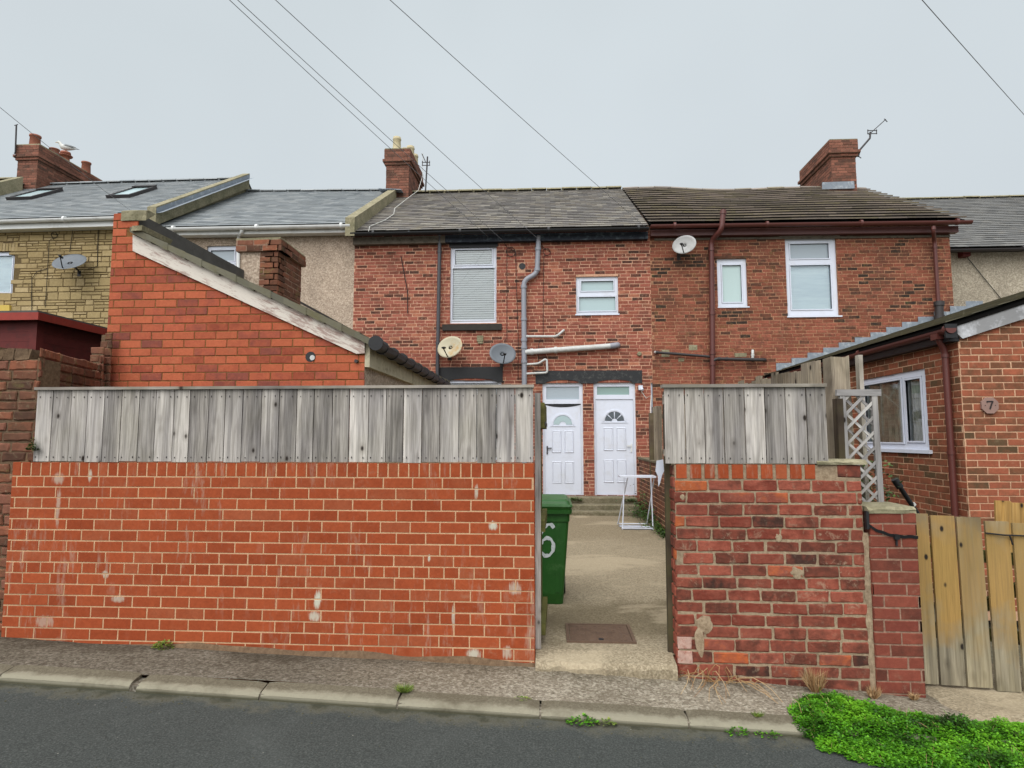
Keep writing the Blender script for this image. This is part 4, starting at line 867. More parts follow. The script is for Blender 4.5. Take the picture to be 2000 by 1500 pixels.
m = M(); m.tube([at(1887, 500, 15.47), at(1985, 620, 15.47)], .008, 6); m.build('wire', cable, h5)
# ============================================================ BACK YARD BUILDINGS
TG = FY(6.0)
gA = at(218, 500, 6)[0]; gB = at(712, 720, 6)[0]
ob = thing('outbuilding', 'orange brick lean-to outbuilding with peeling white bargeboard behind the left board fence', 'outbuilding', ((gA+gB)/2, 6, .1))
pt = lambda x, y, Y=6.0: (at(x, y, Y)[0], at(x, y, Y)[2])
ra = pt(262, 462); rb = pt(712, 672); sl_ = (rb[1]-ra[1])/(rb[0]-ra[0]); top = lambda u: ra[1]+(u-ra[0])*sl_
zpk = pt(240, 417)[1]
m = M(TG)
poly = [(gA, 0), (gB, 0), (gB, top(gB)), (gA+.26, top(gA+.26)), (gA+.26, zpk), (gA, zpk)]
m.add([(u, 0, z) for u, z in poly], [tuple(range(6))], mi=1)
bricks(m, gA, gB, .1, zpk, L=.2275, H=.0845, J=.010, p=.005, jit=.0022, ch=.003, var=.02, ph=.3, inside=lambda u, z: z < top(u)-.0 or (u < gA+.24), missing=0)
YB = 10.3
m.add([(gB, 0, 0), (gB, -(YB-6), 0), (gB, -(YB-6), top(gB)), (gB, 0, top(gB))], [(0, 1, 2, 3)], mi=2)
m.add([(gA, -(YB-6), 0), (gB, -(YB-6), 0), (gB, -(YB-6), top(gB)), (gA+.2, -(YB-6), zpk)], [(0, 1, 2, 3)], mi=2)
m.build('wall', [gabb, gabm, pebble], ob)
# side parapet of dark render with a mossy coping end
m = M(); xq = gA+.22; V = []
m.add([(gA, 6.05, 0), (gA, 13.8, 0), (gA, 13.8, zpk+.03), (gA, 6.05, zpk+.03), (xq, 6.05, 0), (xq, 13.8, 0), (xq, 13.8, zpk+.03), (xq, 6.05, zpk+.03)], [(0, 1, 2, 3), (4, 5, 6, 7), (3, 2, 6, 7)], raw=True)
m.build('parapet', render_d, ob)
m = M(); c0 = at(240, 420, 5.98); c1 = at(291, 403, 5.98)
stone(m, c0.x-.02, c1.x-.03, 5.98, 6.14, c0.z-.06, c0.z+.06, 12, .02); m.build('coping', cem, ob)
# roof: overlapping mossy tiles along the verge and plain slope behind
U0 = ra[0]-.0; U1 = gB+.10
m = M(); nt = 14
for i in range(nt):
    a = U0+(U1-U0)*i/nt; b = U0+(U1-U0)*(i+1)/nt+.05; za = top(a)+.075; zb = top(b)+.045
    for k in range(13):
        y0 = 5.93+k*.34-.005*(i % 2); y1 = y0+.335; h = .045; j = R.uniform(-.006, .006)
        lo_ = .03 if k == 0 else .0; m.add([(a, y0, za-.02-lo_+j), (b, y0, zb-.005-lo_+j), (b, y0, zb+h+j), (a, y0, za+.006+j), (a, y1, za-.02+j), (b, y1, zb-.005+j), (b, y1, zb+h+j), (a, y1, za+.006+j)],
              [(0, 1, 2, 3), (4, 5, 6, 7), (3, 2, 6, 7), (0, 1, 5, 4), (1, 2, 6, 5), (0, 3, 7, 4)], raw=True)
m.build('roof', [tilem], ob)
m = M(); p = at(262, 435, 5.95); q = at(283, 452, 5.95); m.box(p.x, q.x, 5.90, 6.4, top(p.x)+.05, top(p.x)+.10, jit=.01); m.build('verge_slab', cem, ob)
m = M(TG); bp = [pt(259, 458, 5.97), pt(712, 664, 5.97), pt(712, 690, 5.97), pt(696, 691, 5.97), pt(259, 490, 5.97)]
v = Vector((bp[1][0]-bp[0][0], bp[1][1]-bp[0][1])).normalized()
n_ = len(bp); VV = [(u, .03, z) for u, z in bp]+[(u, .005, z) for u, z in bp]
lp_ = [((u-bp[0][0])*-v.y+(z-bp[0][1])*v.x, (u-bp[0][0])*v.x+(z-bp[0][1])*v.y, 0) for u, z in bp]*2
m.add(VV, [tuple(range(5)), tuple(range(9, 4, -1))]+[(i, (i+1) % 5, 5+(i+1) % 5, 5+i) for i in range(5)], lp=lp_); m.build('bargeboard', barge, ob)
m = M(); m.box(gB+.0, gB+.05, 6.0, YB, top(gB)-.23, top(gB)+.02); m.build('fascia', plain('cream_paint', (196, 188, 160), .7, .3, .3, 8, (90, 80, 66), .7), ob)
gx = gB+.13; gutter(ob, (gx, 5.93, top(gB)+.0), (gx, YB, top(gB)-.05), .07, black, step=.42)
m = M(); m.tube([(gx, 5.92, top(gB)-.0), (gx, 5.955, top(gB)-.0)], .074, 16); m.build('gutter_end_cap', black, ob)
m = M(TG); c = at(607, 697, 6); m.T = lambda u, d, z: (u, d, z); m.tube([c+Vector((0, .1, 0)), c+Vector((0, -.009, 0))], .052, 18); o = m.build('vent_hole', black, ob)
m = M(); m.tube([c+Vector((.02, 0, -.01)), c+Vector((.02, -.014, -.01))], .026, 12); m.build('pipe_stub', whitep, ob)
m = M(); c = at(695, 705, 5.96); m.tube([c+Vector((0, .06, 0)), c], .018, 8); m.build('bolt', metalk, ob)
# rough chimney on its roof
ca = at(465, 500, 8.3)[0]; cb = at(548, 500, 8.3)[0]; zt = at(500, 470, 8.3)[2]
m = M(FY(8.3)); cm = ca+(cb-ca)*.52
m.slab(ca+.03, cm, 2.5, zt-.16, (), -.02, -.3, mi=2); m.slab(cm, cb-.03, 2.5, zt-.16, (), 0, -.2, mi=1)
bricks(m, cm, cb-.03, 2.5, zt-.16, L=.23, H=.083, jit=.005, ch=.005, var=.06)
m.slab(ca-.02, cb+.02, zt-.16, zt, (), .03, -.3, mi=1); bricks(m, ca-.02, cb+.02, zt-.16, zt, L=.23, H=.083, jit=.006, var=.06)
TT = m.T; m.T = lambda u, d, z: (TT(u, d+.03, z)); bricks(m, ca-.02, cb+.02, zt-.16, zt, L=.23, H=.083, jit=.006, var=.06)
m.T = FX(cb-.03, -1); m.slab(8.3, 9.1, 2.5, zt-.16, (), 0, -.2, mi=1); bricks(m, 8.3, 9.1, 2.5, zt-.16, L=.23, H=.083, jit=.005, ch=.005, var=.06)
m.T = FX(cb+.02, -1); m.slab(8.27, 9.13, zt-.16, zt, (), 0, -.2, mi=1); bricks(m, 8.27, 9.13, zt-.16, zt, L=.23, H=.083, jit=.006, var=.06)
m.T = lambda u, d, z: (u, d, z); m.box(ca-.01, cb+.01, 8.28, 9.12, zt-.02, zt+.035, jit=.02, mi=3)
m.add([(ca+.03, 8.3, 2.5), (ca+.03, 9.1, 2.5), (ca+.03, 9.1, zt), (ca+.03, 8.3, zt)], [(0, 1, 2, 3)], mi=2, raw=True)
m.build('chimney', [olb, pierm, pebble, cem], ob, 'brick and pebbledash chimney stub')
# ---------- outbuilding of the house on the right
XO = 4.66; YO = 7.27
o7 = thing('outbuilding', 'brick outbuilding with white framed side window and brown gutter behind the paling gate', 'outbuilding', (6.5, YO, .1))
ez = at(1870, 645, XO, 0)[2]; SL = .325; XE = 9.2
Ws = rect(1682, 735, 1812, 880, XO, 0); y_n = at(1811, 800, XO, 0)[1]; y_f = at(1683, 800, XO, 0)[1]; y_m = at(1764, 800, XO, 0)[1]
z_t = at(1744, 731, XO, 0)[2]; z_b = at(1744, 878, XO, 0)[2]; Ws = (y_n, y_f, z_b, z_t)
m = M(FX(XO)); m.slab(YO, YF-.01, -.2, ez+.05, [Ws], 0, -.16, sides=False, mi=1)
bricks(m, YO+.005, YF-.02, -.1, ez+.02, L=.2275, H=.0795, p=.004, jit=.003, ch=.003, var=.03, holes=[Ws])
topo = lambda u: ez-.02+(u-XO)*SL
m.T = FY(YO); m.add([(XO, 0, -.2), (XE, 0, -.2), (XE, 0, topo(XE)), (XO, 0, topo(XO))], [(0, 1, 2, 3)], mi=1)
bricks(m, XO+.005, XE, -.1, topo(XE), L=.2275, H=.0795, p=.004, jit=.0025, ch=.003, var=.02, inside=lambda u, z: z < topo(u)-.03, tb=lambda u, z: (min(1, .45+R.random()*.55) if z > 1.9 or R.random() > .6 else R.random()*.6, R.random(), 0))
m.build('wall', [sb, sm_], o7)
m = M(); zt0 = ez+.06; XR_ = XE
m.T = FY(YO)
m.prism([(XO-.16, zt0-.06), (XR_, zt0+SL*(XR_-XO+.16)-.06), (XR_, zt0+SL*(XR_-XO+.16)), (XO-.16, zt0)], .06, -(YF-YO-.01), mi=1)
m.T = lambda u, d, z: (u, d, z)
roof(m, (XO-.17, YF-.02, zt0+.01), (XO-.17, YO-.08, zt0+.01), (XR_, YF-.02, zt0+.01+SL*(XR_-XO+.17)), (XR_, YO-.08, zt0+.01+SL*(XR_-XO+.17)), 16, .3, .018, jit=.006)
m.build('roof', [tilem, under], o7)
window(o7, FX(XO), Ws, [(y_n+.13, y_m-.05, z_b+.12, z_t-.11), (y_m+.05, y_f-.08, z_b+.10, z_t-.09)], [netc, netc], d=-.02, label='white side window with lace curtains')
m = M(FX(XO)); m.box(y_n-.06, y_f+.03, -.06, .045, z_b-.035, z_b+.01); m.build('sill', upvc, o7)
gutter(o7, (XO-.13, YF-.05, ez+.01), (XO-.13, YO-.10, ez+.01), .06, brownp)
m = M(FX(XO)); m.box(YO-.02, YF-.03, .0, .11, ez-.13, ez-.02); m.build('soffit', black, o7)
m = M(); m.bar((XO-.12, YO-.085, ez-.02), (XO-.12, YO-.06, ez-.02), .13, .16); m.build('gutter_end', black, o7)
dx_ = at(1868, 700, XO-.08, 0)[1]
pipe(o7, 'downpipe', [(XO-.13, YO+.13, ez-.02), (XO-.13, YO+.13, ez-.10), (XO-.06, YO+.15, ez-.22), (XO-.06, YO+.15, 0)], .036, brownp, [(2, .02), (2, .42)])
m = M(); m.box(XO-.19, XO-.07, YO+.07, YO+.19, ez-.09, ez-.02); m.build('gutter_outlet', brownp, o7)
m = M(FY(YO)); bt = lambda u: ez+.055+(u-XO)*SL
m.prism([(XO+.02, bt(XO)-.16), (XE, bt(XE)-.17), (XE, bt(XE)-.005), (XO-.1, bt(XO-.1)-.005)], .008, .05); m.build('bargeboard', plain('weathered_white_board', (150, 150, 150), .5, .35, .4, 1.3, (214, 216, 220), .9), o7)
m = M(); n = 13; V = []
for i in range(n):
    u = XO+.3+i*.34; z = zt0+SL*(u-XO+.16)
    m.box(u, u+.35, YF-.028-.002*(i % 2), YF-.018-.002*(i % 2), z-.05, z+.20, jit=.006, raw=False)
m.build('flashing', lead, o7, 'stepped lead flashing')
sg = thing('house_number_plaque', 'octagonal stone plaque reading 7 on the brick wall beside the brown downpipe', 'plaque', at(1931, 792, YO))
c = at(1931, 792, YO-.005); m = M(FY(YO)); m.prism([(c.x+.098*cos(pi/8+i*pi/4), c.z+.098*sin(pi/8+i*pi/4)) for i in range(8)], .006, .03); m.build('plate', plain('plaque_stone', (150, 122, 112), .8, .2, .2, 12), sg)
def stroke(m, pts, wd, T=None, d=.0, n0=None):
    P = [Vector((a, b)) for a, b in pts]; V = []
    for i, p in enumerate(P):
        t = (P[min(i+1, len(P)-1)]-P[max(i-1, 0)]).normalized(); nn = Vector((-t.y, t.x)); w_ = wd[i] if isinstance(wd, list) else wd
        V += [(p.x-nn.x*w_/2, d, p.y-nn.y*w_/2), (p.x+nn.x*w_/2, d, p.y+nn.y*w_/2)]
    m.add(V, [(2*i, 2*i+1, 2*i+3, 2*i+2) for i in range(len(P)-1)])
m = M(FY(YO)); stroke(m, [(c.x-.035, c.z+.042), (c.x+.012, c.z+.044), (c.x+.032, c.z+.042)], .018, d=.032); stroke(m, [(c.x+.03, c.z+.048), (c.x+.012, c.z+.01), (c.x-.008, c.z-.045)], .018, d=.033); stroke(m, [(c.x-.036, c.z+.05), (c.x-.034, c.z+.026)], .009, d=.034)
for sx in (-.055, .055): m.T = lambda u, d, z: (u, YO-d, z); m.box(c.x+sx-.004, c.x+sx+.004, .03, .034, c.z-.004, c.z+.004)
m.build('numeral', plain('plaque_ink', (44, 34, 34), .7), sg)
# ---------- red shed
a = at(72, 640, 7.0); sx = a.x; zt = at(72, 622, 7.0)[2]
sh = thing('shed', 'dark red timber shed with red roof edge beside the orange brick gable', 'shed', (sx-1, 7.2, .1))
m = M(FY(7.0)); z = .2
while z < zt-.05: m.box(sx-2.2, sx-.06, .0, .018, z, z+.118); z += .12
m.box(sx-2.2, sx-.06, -.02, -.0, .1, zt)
m.T = FX(sx, -1); z = .2
while z < zt-.05: m.box(7.06, 8.6, 0, .018, z, z+.118); z += .12
m.box(7.06, 8.6, -.02, 0, .1, zt); m.T = lambda u, d, z: (u, d, z); m.box(sx-.07, sx+.03, 6.97, 7.07, .1, zt, jit=.002); m.build('wall', redw, sh)
m = M(); m.box(sx-2.4, sx+.12, 6.86, 8.75, zt+.045, zt+.07, mi=1)
m.bar((sx-2.4, 6.86, zt+.0), (sx+.14, 6.86, zt-.0), .02, .09); m.bar((sx+.13, 6.87, zt+.0), (sx+.13, 8.75, zt+.0), .02, .09); m.build('roof', [redf, render_d], sh)
# ---------- old boundary wall at the left
TO = FY(4.72); xo = at(73, 800, 4.72)[0]; zt = at(40, 690, 4.72)[2]
ow = thing('boundary_wall', 'crumbling old brown brick wall at the far left, stepping up behind the board fence', 'wall', (xo-1, 4.8, .1))
hole = (.0, 0, 0, 0)
def tw(u, z): return z < zt-.02+.03*sin(u*3)
m = M(TO); m.slab(xo-3.2, xo-.01, -.2, zt-.05, (), -.006, -.22, mi=1); bricks(m, xo-3.2, xo, .0, zt+.02, L=.235, H=.083, p=.006, jit=.006, ch=.008, var=.08, rough=.005, inside=tw)
L2 = math.hypot(-4.52-xo, 6.05-4.72); m.T = FS((xo, 4.72), (-4.52, 6.03))
m.slab(0, L2, -.2, zt-.04, (), -.006, -.02, mi=1); bricks(m, .0, L2, .0, zt+.12, L=.235, H=.083, p=.006, jit=.006, ch=.008, var=.08, rough=.005, inside=lambda u, z: z < zt+.03+.10*(u/L2)**2)
m.T = lambda u, d, z: (u, d, z)
for (x0, x1, y0, y1, YY) in ((211, 232, 613, 700, 6.04), (195, 218, 650, 700, 5.9), (177, 203, 677, 700, 5.8)):
    v_ = rect(x0, y0, x1, y1, YY); m.T = FY(YY); m.slab(v_[0]+.01, v_[1]-.01, v_[2]-.3, v_[3]-.02, (), -.004, -.02, mi=1); bricks(m, v_[0], v_[1], v_[2]-.3, v_[3], L=.235, H=.083, jit=.006, ch=.007, var=.08)
m.build('brickwork', [olb, olm], ow)
m = M(TO); v_ = rect(-40, 612, 0, 640, 5)
m.T = TO
for i in range(26):
    u = xo-.05-R.random()*1.4; m.box(u, u+R.uniform(.05, .2), -.15, .0, zt-.05, zt+R.uniform(0, .05), jit=.012)
m.build('mortar_cap', olm, ow)
# ---------- new brick wall with soldier course
TW = FY(4.65)
zc = at(540, 904, 4.65)[2]; xr = at(1044, 1100, 4.65)[0]
wl_ = thing('garden_wall', 'long neat orange brick wall with pale mortar and white salt streaks', 'wall', (-2.2, 4.75, .15))
xl = -4.255; zr_ = at(1044, 1115, 4.65)[2]
hdr = (9,)
m = M(TW); m.slab(xl, xr-.004, -.1, zc-.004, (), 0, -.21, mi=1); bricks(m, xl, xr, -.05, zc, L=.2262, H=.0828, J=.0092, p=.0022, jit=.0009, ch=.0018, soldier=True, headers=hdr, var=.012, ph=.35)
m.T = FX(xr, -1); bricks(m, 4.655, 4.86, -.05, zc, L=.2262, H=.0828, J=.0105, p=.0022, jit=.001, ch=.002)
m.T = lambda u, d, z: (u, d, z)
m.build('brickwork', [newb, newm], wl_)
m = M(TW); N = 120; V = []   # mortar haunch and grime at the foot
for i in range(N+1):
    u = -3.2+(xr+3.2)*i/N; z = pvz(u, 4.65); h = max(.0, .035+.035*mnoise.noise((u*2.4, 0, 0)))*min(1, i/20); V += [(u, .04+h*.3, z-.02), (u, .012, z+h*.7), (u, .0, z+h)]
m.add(V, [(3*i+j, 3*i+j+1, 3*i+j+4, 3*i+j+3) for i in range(N) for j in range(2)]); m.build('mortar_haunch', olm, wl_)
# ---------- old right hand wall
xa = at(1320, 1150, 4.65)[0]; xb = at(1692, 1150, 4.65)[0]; zc2 = at(1500, 907, 4.65)[2]
wr = thing('garden_wall', 'older rough red brick wall with cracked wide joints right of the gateway', 'wall', ((xa+xb)/2, 4.75, .1))
m = M(TW); crown = at(1617, 935, 4.65)[0]
m.slab(xa+.01, xb, -.2, zc2-.005, (), 0, -.22, mi=1)
def tbr(u, z): return (min(1, R.random()*.8+(.25 if R.random() > .85 else 0)), R.random(), 0)
bricks(m, xa, xb, -.1, zc2-.118, L=.243, H=.0872, J=.0115, p=.006, jit=.005, cj=.004, ch=.005, var=.06, tb=tbr, rough=.003)
u = xa+.02
while u < crown-.07: 
    w2 = .078+R.uniform(-.004, .006); q = .02 if R.random() > .35 else .0; m.add([(u, -.01, zc2-.105), (u+w2, -.01, zc2-.105), (u+w2, -.01, zc2), (u, -.01, zc2), (u+.002, .007, zc2-.103), (u+w2-.002, .007, zc2-.103), (u+w2-.002, .007, zc2-.002), (u+.002, .007, zc2-.002)], [(0, 1, 5, 4), (1, 2, 6, 5), (2, 3, 7, 6), (3, 0, 4, 7), (4, 5, 6, 7)], mi=2); u += w2+.022
bricks(m, crown+.04, xb, zc2-.11, zc2-.005, L=.243, H=.10, J=.012, p=.006, jit=.004, ch=.006, var=.04)
m.T = FX(xa); bricks(m, 4.65, 4.87, -.1, zc2-.01, L=.243, H=.0872, J=.0135, p=.004, jit=.004, ch=.006, var=.05, tb=tbr, rough=.004)
m.T = lambda u, d, z: (u, d, z)
m.build('brickwork', [oldb, oldm, newb], wr)
m = M(TW); # patches: cement smear on the damaged quoin, white paint on bricks
def blob(m, cx, cy, rx, rz, d, n=26, mi=0):
    c = at(cx, cy, 4.65); V = [(c.x, d+.004, c.z)]
    ph = R.random()*9
    for i in range(n): a = 2*pi*i/n; k = 1+.35*mnoise.noise((cos(a)*1.6+ph, sin(a)*1.6, ph)); V.append((c.x+cos(a)*rx*k, d-.004, c.z+sin(a)*rz*k))
    m.add(V, [(0, 1+i, 1+(i+1) % n) for i in range(n)], mi=mi, smooth=True)
blob(m, 1375, 1218, .055, .055, .014); blob(m, 1366, 1250, .030, .10, .014); blob(m, 1519, 1049, .028, .03, .010); blob(m, 1555, 1118, .05, .04, .012); blob(m, 1332, 970, .03, .03, .01, mi=0)
for (x0_, y0_, x1_, y1_) in ((1311, 1244, 1351, 1266), (1314, 1272, 1352, 1295)):
    r_ = rect(x0_, y0_, x1_, y1_, 4.64); m.box(max(r_[0], xa+.002), r_[1], .0, .0105, r_[2], r_[3], jit=.003, mi=1)
m.build('cement_patch', [oldm, limew], wr)
m = M(TW); V = []; n = 60  # thick vertical mortar joint to the pier
for i in range(n+1):
    z = -.05+(at(1700, 1040, 4.65)[2]+.05)*i/n; xm = xb+.014+.006*mnoise.noise((0, z*9, 0)); k = .024+.012*mnoise.noise((3, z*11, 0))
    V += [(xm-k, .004, z), (xm-k*.4, .018, z), (xm+k*.5, .016, z), (xm+k, .004, z)]
m.add(V, [(4*i+j, 4*i+j+1, 4*i+j+5, 4*i+j+4) for i in range(n) for j in range(3)]); m.build('mortar_joint', oldm, wr)
m = M(); p = at(1593, 903, 4.66); q = at(1690, 903, 4.66); stone(m, p.x, q.x, 4.63, 4.9, zc2-.0, zc2+.035, 14, .01)
tag(m.build('coping_stone', cem), 'loose flat grey coping stone on the right end of the rough red wall', 'coping stone')
# ---------- gate pier
pa = at(1703, 1150, 4.63)[0]; pb = at(1795, 1150, 4.63)[0]; zp = at(1740, 1001, 4.63)[2]
pr = thing('gate_pier', 'short smooth red brick gate pier with cement cap and black strap beside the paling gate', 'pier', ((pa+pb)/2, 4.7, 0))
m = M(FY(4.62)); m.slab(pa, pb, -.2, zp, (), 0, -.36, mi=1); bricks(m, pa, pb, -.12, zp, L=.232, H=.0835, J=.010, p=.003, jit=.002, ch=.003, var=.03, ph=.1)
m.T = FX(pa); bricks(m, 4.62, 4.98, -.1, zp, L=.23, H=.0835, J=.01, p=.003); m.T = FX(pb, -1); bricks(m, 4.62, 4.98, -.1, zp, L=.23, H=.0835, J=.01, p=.003)
m.build('brickwork', [pierb, pierm], pr)
m = M(); stone(m, pa-.01, pb+.005, 4.61, 4.99, zp-.005, zp+.04, 16, .015); m.build('cap', cem, pr)
m = M(FY(4.61)); z = at(1740, 1048, 4.61)[2]; n = 24; V = []
for i in range(n+1):
    u = pa-.03+(pb-pa+.03)*i/n; k = .03*(1-i/n)**3*3+.003*sin(i); V += [(u, .004, z+k-.012), (u, .008, z+k+.010)]
m.add(V, [(2*i, 2*i+2, 2*i+3, 2*i+1) for i in range(n)]); m.box(pa+.155, pa+.19, .004, .02, z-.015, z+.012, jit=.005); m.box(pa+.165, pa+.176, .004, .012, z-.06, z-.01, jit=.004); m.box(pa-.03, pa-.012, -.02, .01, z+.05, zp+.01, jit=.003)
tag(m.build('strap', black), 'black knotted strap tied round the top of the short gate pier', 'strap')
# ---------- board fences on the walls
def boards(m, u0, u1, z0, z1, n, g=.006, th=.02, d0=0, jit=.003, lean=0, mi=0, jt=.004):
    wd = (u1-u0)/n
    for i in range(n):
        if i == 0: cuts = [u0]+[u0+k_*wd+R.uniform(-.05, .05)*wd for k_ in range(1, n)]+[u1]
        a = cuts[i]+g/2; b = cuts[i+1]-g/2; d = d0+R.uniform(-jit, jit); q0 = R.uniform(-jt, jt); q1 = R.uniform(-jt, jt)*.3
        m.box(a, b, d, d+th, z0+q0, z1+q1, mi=mi)
def nails(m, u0, u1, zs, n, d):
    wd = (u1-u0)/n
    for i in range(n):
        for z in zs:
            for s in (.2, .8): u = u0+(i+s)*wd+R.uniform(-.006, .006); m.box(u-.003, u+.003, d, d+.002, z-.004, z+.004+R.uniform(0, .008))
fl = thing('board_fence', 'long grey weathered board fence panel standing on the neat orange brick wall', 'fence', (-2.1, 4.68, 1.61))
u0 = at(72, 830, 4.66)[0]; u1 = at(1042, 830, 4.66)[0]; z0 = zc+.004; z1 = at(540, 760, 4.66)[2]
m = M(FY(4.665)); boards(m, u0, u1, z0+.003, z1, 28); m.build('boards', woodg, fl)
m = M(FY(4.665)); nails(m, u0, u1, (z0+.035, z1-.06), 28, .0232); m.build('nails', metalk, fl)
m = M(FY(4.665)); m.box(u0-.01, u1+.004, -.05, .045, z1, z1+.022, tint=(.3, .5, .5)); m.box(u0, u1, -.045, -.004, z0+.05, z0+.1); m.box(u0, u1, -.045, -.004, z1-.12, z1-.05); m.build('cap_rail', woodr, fl)
fr = thing('board_fence', 'short grey board fence panel of eight boards on the rough red wall', 'fence', (1.5, 4.68, 1.61))
u0 = at(1297, 830, 4.66)[0]; u1 = at(1614, 830, 4.66)[0]; z0 = at(1450, 905, 4.66)[2]; z1 = at(1450, 757, 4.66)[2]
m = M(FY(4.665)); boards(m, u0, u1, z0, z1, 8, g=.008); m.build('boards', woodg, fr)
m = M(FY(4.665)); nails(m, u0, u1, (z0+.035, z1-.06), 8, .0232); m.build('nails', metalk, fr)
m = M(FY(4.665)); m.box(u0-.012, u1+.0, -.05, .045, z1, z1+.024); m.box(u0, u1, -.045, -.004, z0+.05, z0+.1); m.box(u0, u1, -.045, -.004, z1-.12, z1-.05); m.build('cap_rail', woodr, fr)
# gate post against the end of the right wall
m = M(); p0 = at(1302, 1100, 4.80); m.bar((xa-.016, 4.80, .15), (at(1305, 905, 4.8)[0]-.004, 4.80, zc2+.55), .05, .045); tag(m.build('gate_post', woodk), 'thin dark wooden post fixed to the end of the rough red wall at the gateway', 'post')
# rotten post and boundary fence behind
m = M(); a = at(1642, 900, 5.1); b = at(1640, 697, 5.1)
V = []; n = 12
for i in range(n+1):
    z = .0+(b.z)*i/n; V += [(a.x+c_[0]*.075+R.uniform(-.005, .005), 5.1+c_[1]*.075, z+(R.uniform(-.03, .02) if i == n else 0)) for c_ in ((-1, -1), (.4, -1.05), (1, -.9), (1, 1), (-1, 1))]
m.add(V, [(5*i+j, 5*i+(j+1) % 5, 5*i+5+(j+1) % 5, 5*i+5+j) for i in range(n) for j in range(5)]+[tuple(range(5*n, 5*n+5))], lp=[((q[0]-a.x), q[2], q[1]-5) for q in V], raw=True)
tag(m.build('post_or_gap_strip', woodp), 'thick rotten grey post with split top behind the short board fence', 'post')
bf = thing('boundary_fence', 'ragged old vertical board fence running back toward the houses on the yard wall', 'fence', (2.2, 6.5, 1))
FA = (2.235, 5.2); FB = (2.02, 12.3); L_ = math.hypot(FB[0]-FA[0], FB[1]-FA[1]); ztf = at(1620, 702, 5.1)[2]
T_ = FS(FB, FA)   # outward towards the yard (left)
m = M(T_); u = 0
while u < L_-.02:
    w2 = R.uniform(.11, .15); h = R.uniform(-.05, .02); a0_, b0_ = u, min(u+w2, L_)
    if R.random() > .04: m.box(a0_, b0_, 0, .02, .62+R.uniform(-.02, .1) if u > 2 else .9, ztf+h-(L_-u)*.004, jit=.004)
    u += w2+.006
m.build('boards', woodp, bf)
m = M(T_)
for z in (1.5, ztf-.28): m.box(.05, L_, -.05, -.002, z, z+.08)
m.build('rails', woodk, bf)
m = M(T_)
for u in (.06, 2.4, 4.8): m.box(u, u+.09, .022, .10, .3, ztf-.15)
m.build('post', woodk, bf)
yw = thing('yard_wall', 'low brown brick wall along the right side of the concrete yard', 'wall', (2.0, 9, .2))
m = M(FX(1.94)); zl = at(1245, 895, 13.5)[2]; m.slab(4.9, YF-.02, .0, zl-.02, (), 0, -.2, mi=1); bricks(m, 4.9, YF-.02, .1, zl-.03, L=.235, H=.08, p=.004, jit=.004, ch=.004, var=.06); 
m.build('brickwork', [olb, sm_], yw); m = M(); m.box(1.91, 2.2, 4.9, YF-.02, zl-.025, zl+.015, jit=.004); m.build('coping', stepm, yw)
m = M(); m.box(2.195, 2.24, 4.86, 4.93, .1, 2.1, jit=.003); tag(m.build('post_or_gap_strip', woodk), 'dark narrow strip in place of the shaded gap between board fence and rotten post', 'post')  # dark upright put in for the shade of the open gap, no real post
m = M(); c = at(1677, 780, 5.25); m.box(c.x-.008, c.x+.025, 5.2, 5.26, .2, at(1660, 690, 5.25)[2]-.02); tag(m.build('fence_batten', woodr), 'thin pale batten right of the rotten post behind the trellis', 'batten')
# ---------- trellis
tr = thing('trellis', 'narrow pale wooden lattice trellis leaning between the rough wall and the side window', 'trellis', (2.43, 5.0, 1.2))
A = at(1644, 770, 4.98); B = at(1706, 770, 4.98); Cc = at(1673, 985, 4.98); D = at(1720, 985, 4.98); Cc.x = D.x-(B.x-A.x)
m = M(); m.bar(A, Cc, .042, .03, (0, 1, 0)); m.bar(B, D, .042, .03, (0, 1, 0)); m.bar(A+Vector((-.045, -.005, .012)), B+Vector((.05, -.005, .012)), .05, .03, (0, 1, 0)); m.bar(Cc+Vector((-.02, 0, -.01)), D+Vector((.02, 0, -.01)), .034, .03, (0, 1, 0)); m.build('trellis_frame', woodt, tr)
m = M(); Wt = (B-A).length; Ht = (Cc-A).length; ux = (B-A)/Wt; uz = (A-Cc)/Ht
def seg(m, o, s, dz):
    # 45 degree lath starting at (0,o) with direction s
    pts = []
    for t in (0, Wt): 
        z = o+s*t; pts.append((t, z))
    (x0, z0_), (x1, z1_) = pts
    def cl(x, z, xx, zz):
        if z < 0: f = (0-z)/(zz-z); return (x+(xx-x)*f, 0)
        if z > Ht: f = (Ht-z)/(zz-z); return (x+(xx-x)*f, Ht)
        return (x, z)
    if max(z0_, z1_) < 0.02 or min(z0_, z1_) > Ht-.02: return
    p = cl(x0, z0_, x1, z1_); q = cl(x1, z1_, x0, z0_)
    if abs(p[0]-q[0]) < .03: return
    m.bar(Cc+ux*p[0]+uz*p[1]+Vector((0, dz, 0)), Cc+ux*q[0]+uz*q[1]+Vector((0, dz, 0)), .020, .008, (0, 1, 0))
k = -Wt
while k < Ht+Wt: seg(m, k, 1, -.006); seg(m, k+.05, -1, .006); k += .115
m.build('lattice', woodt, tr)
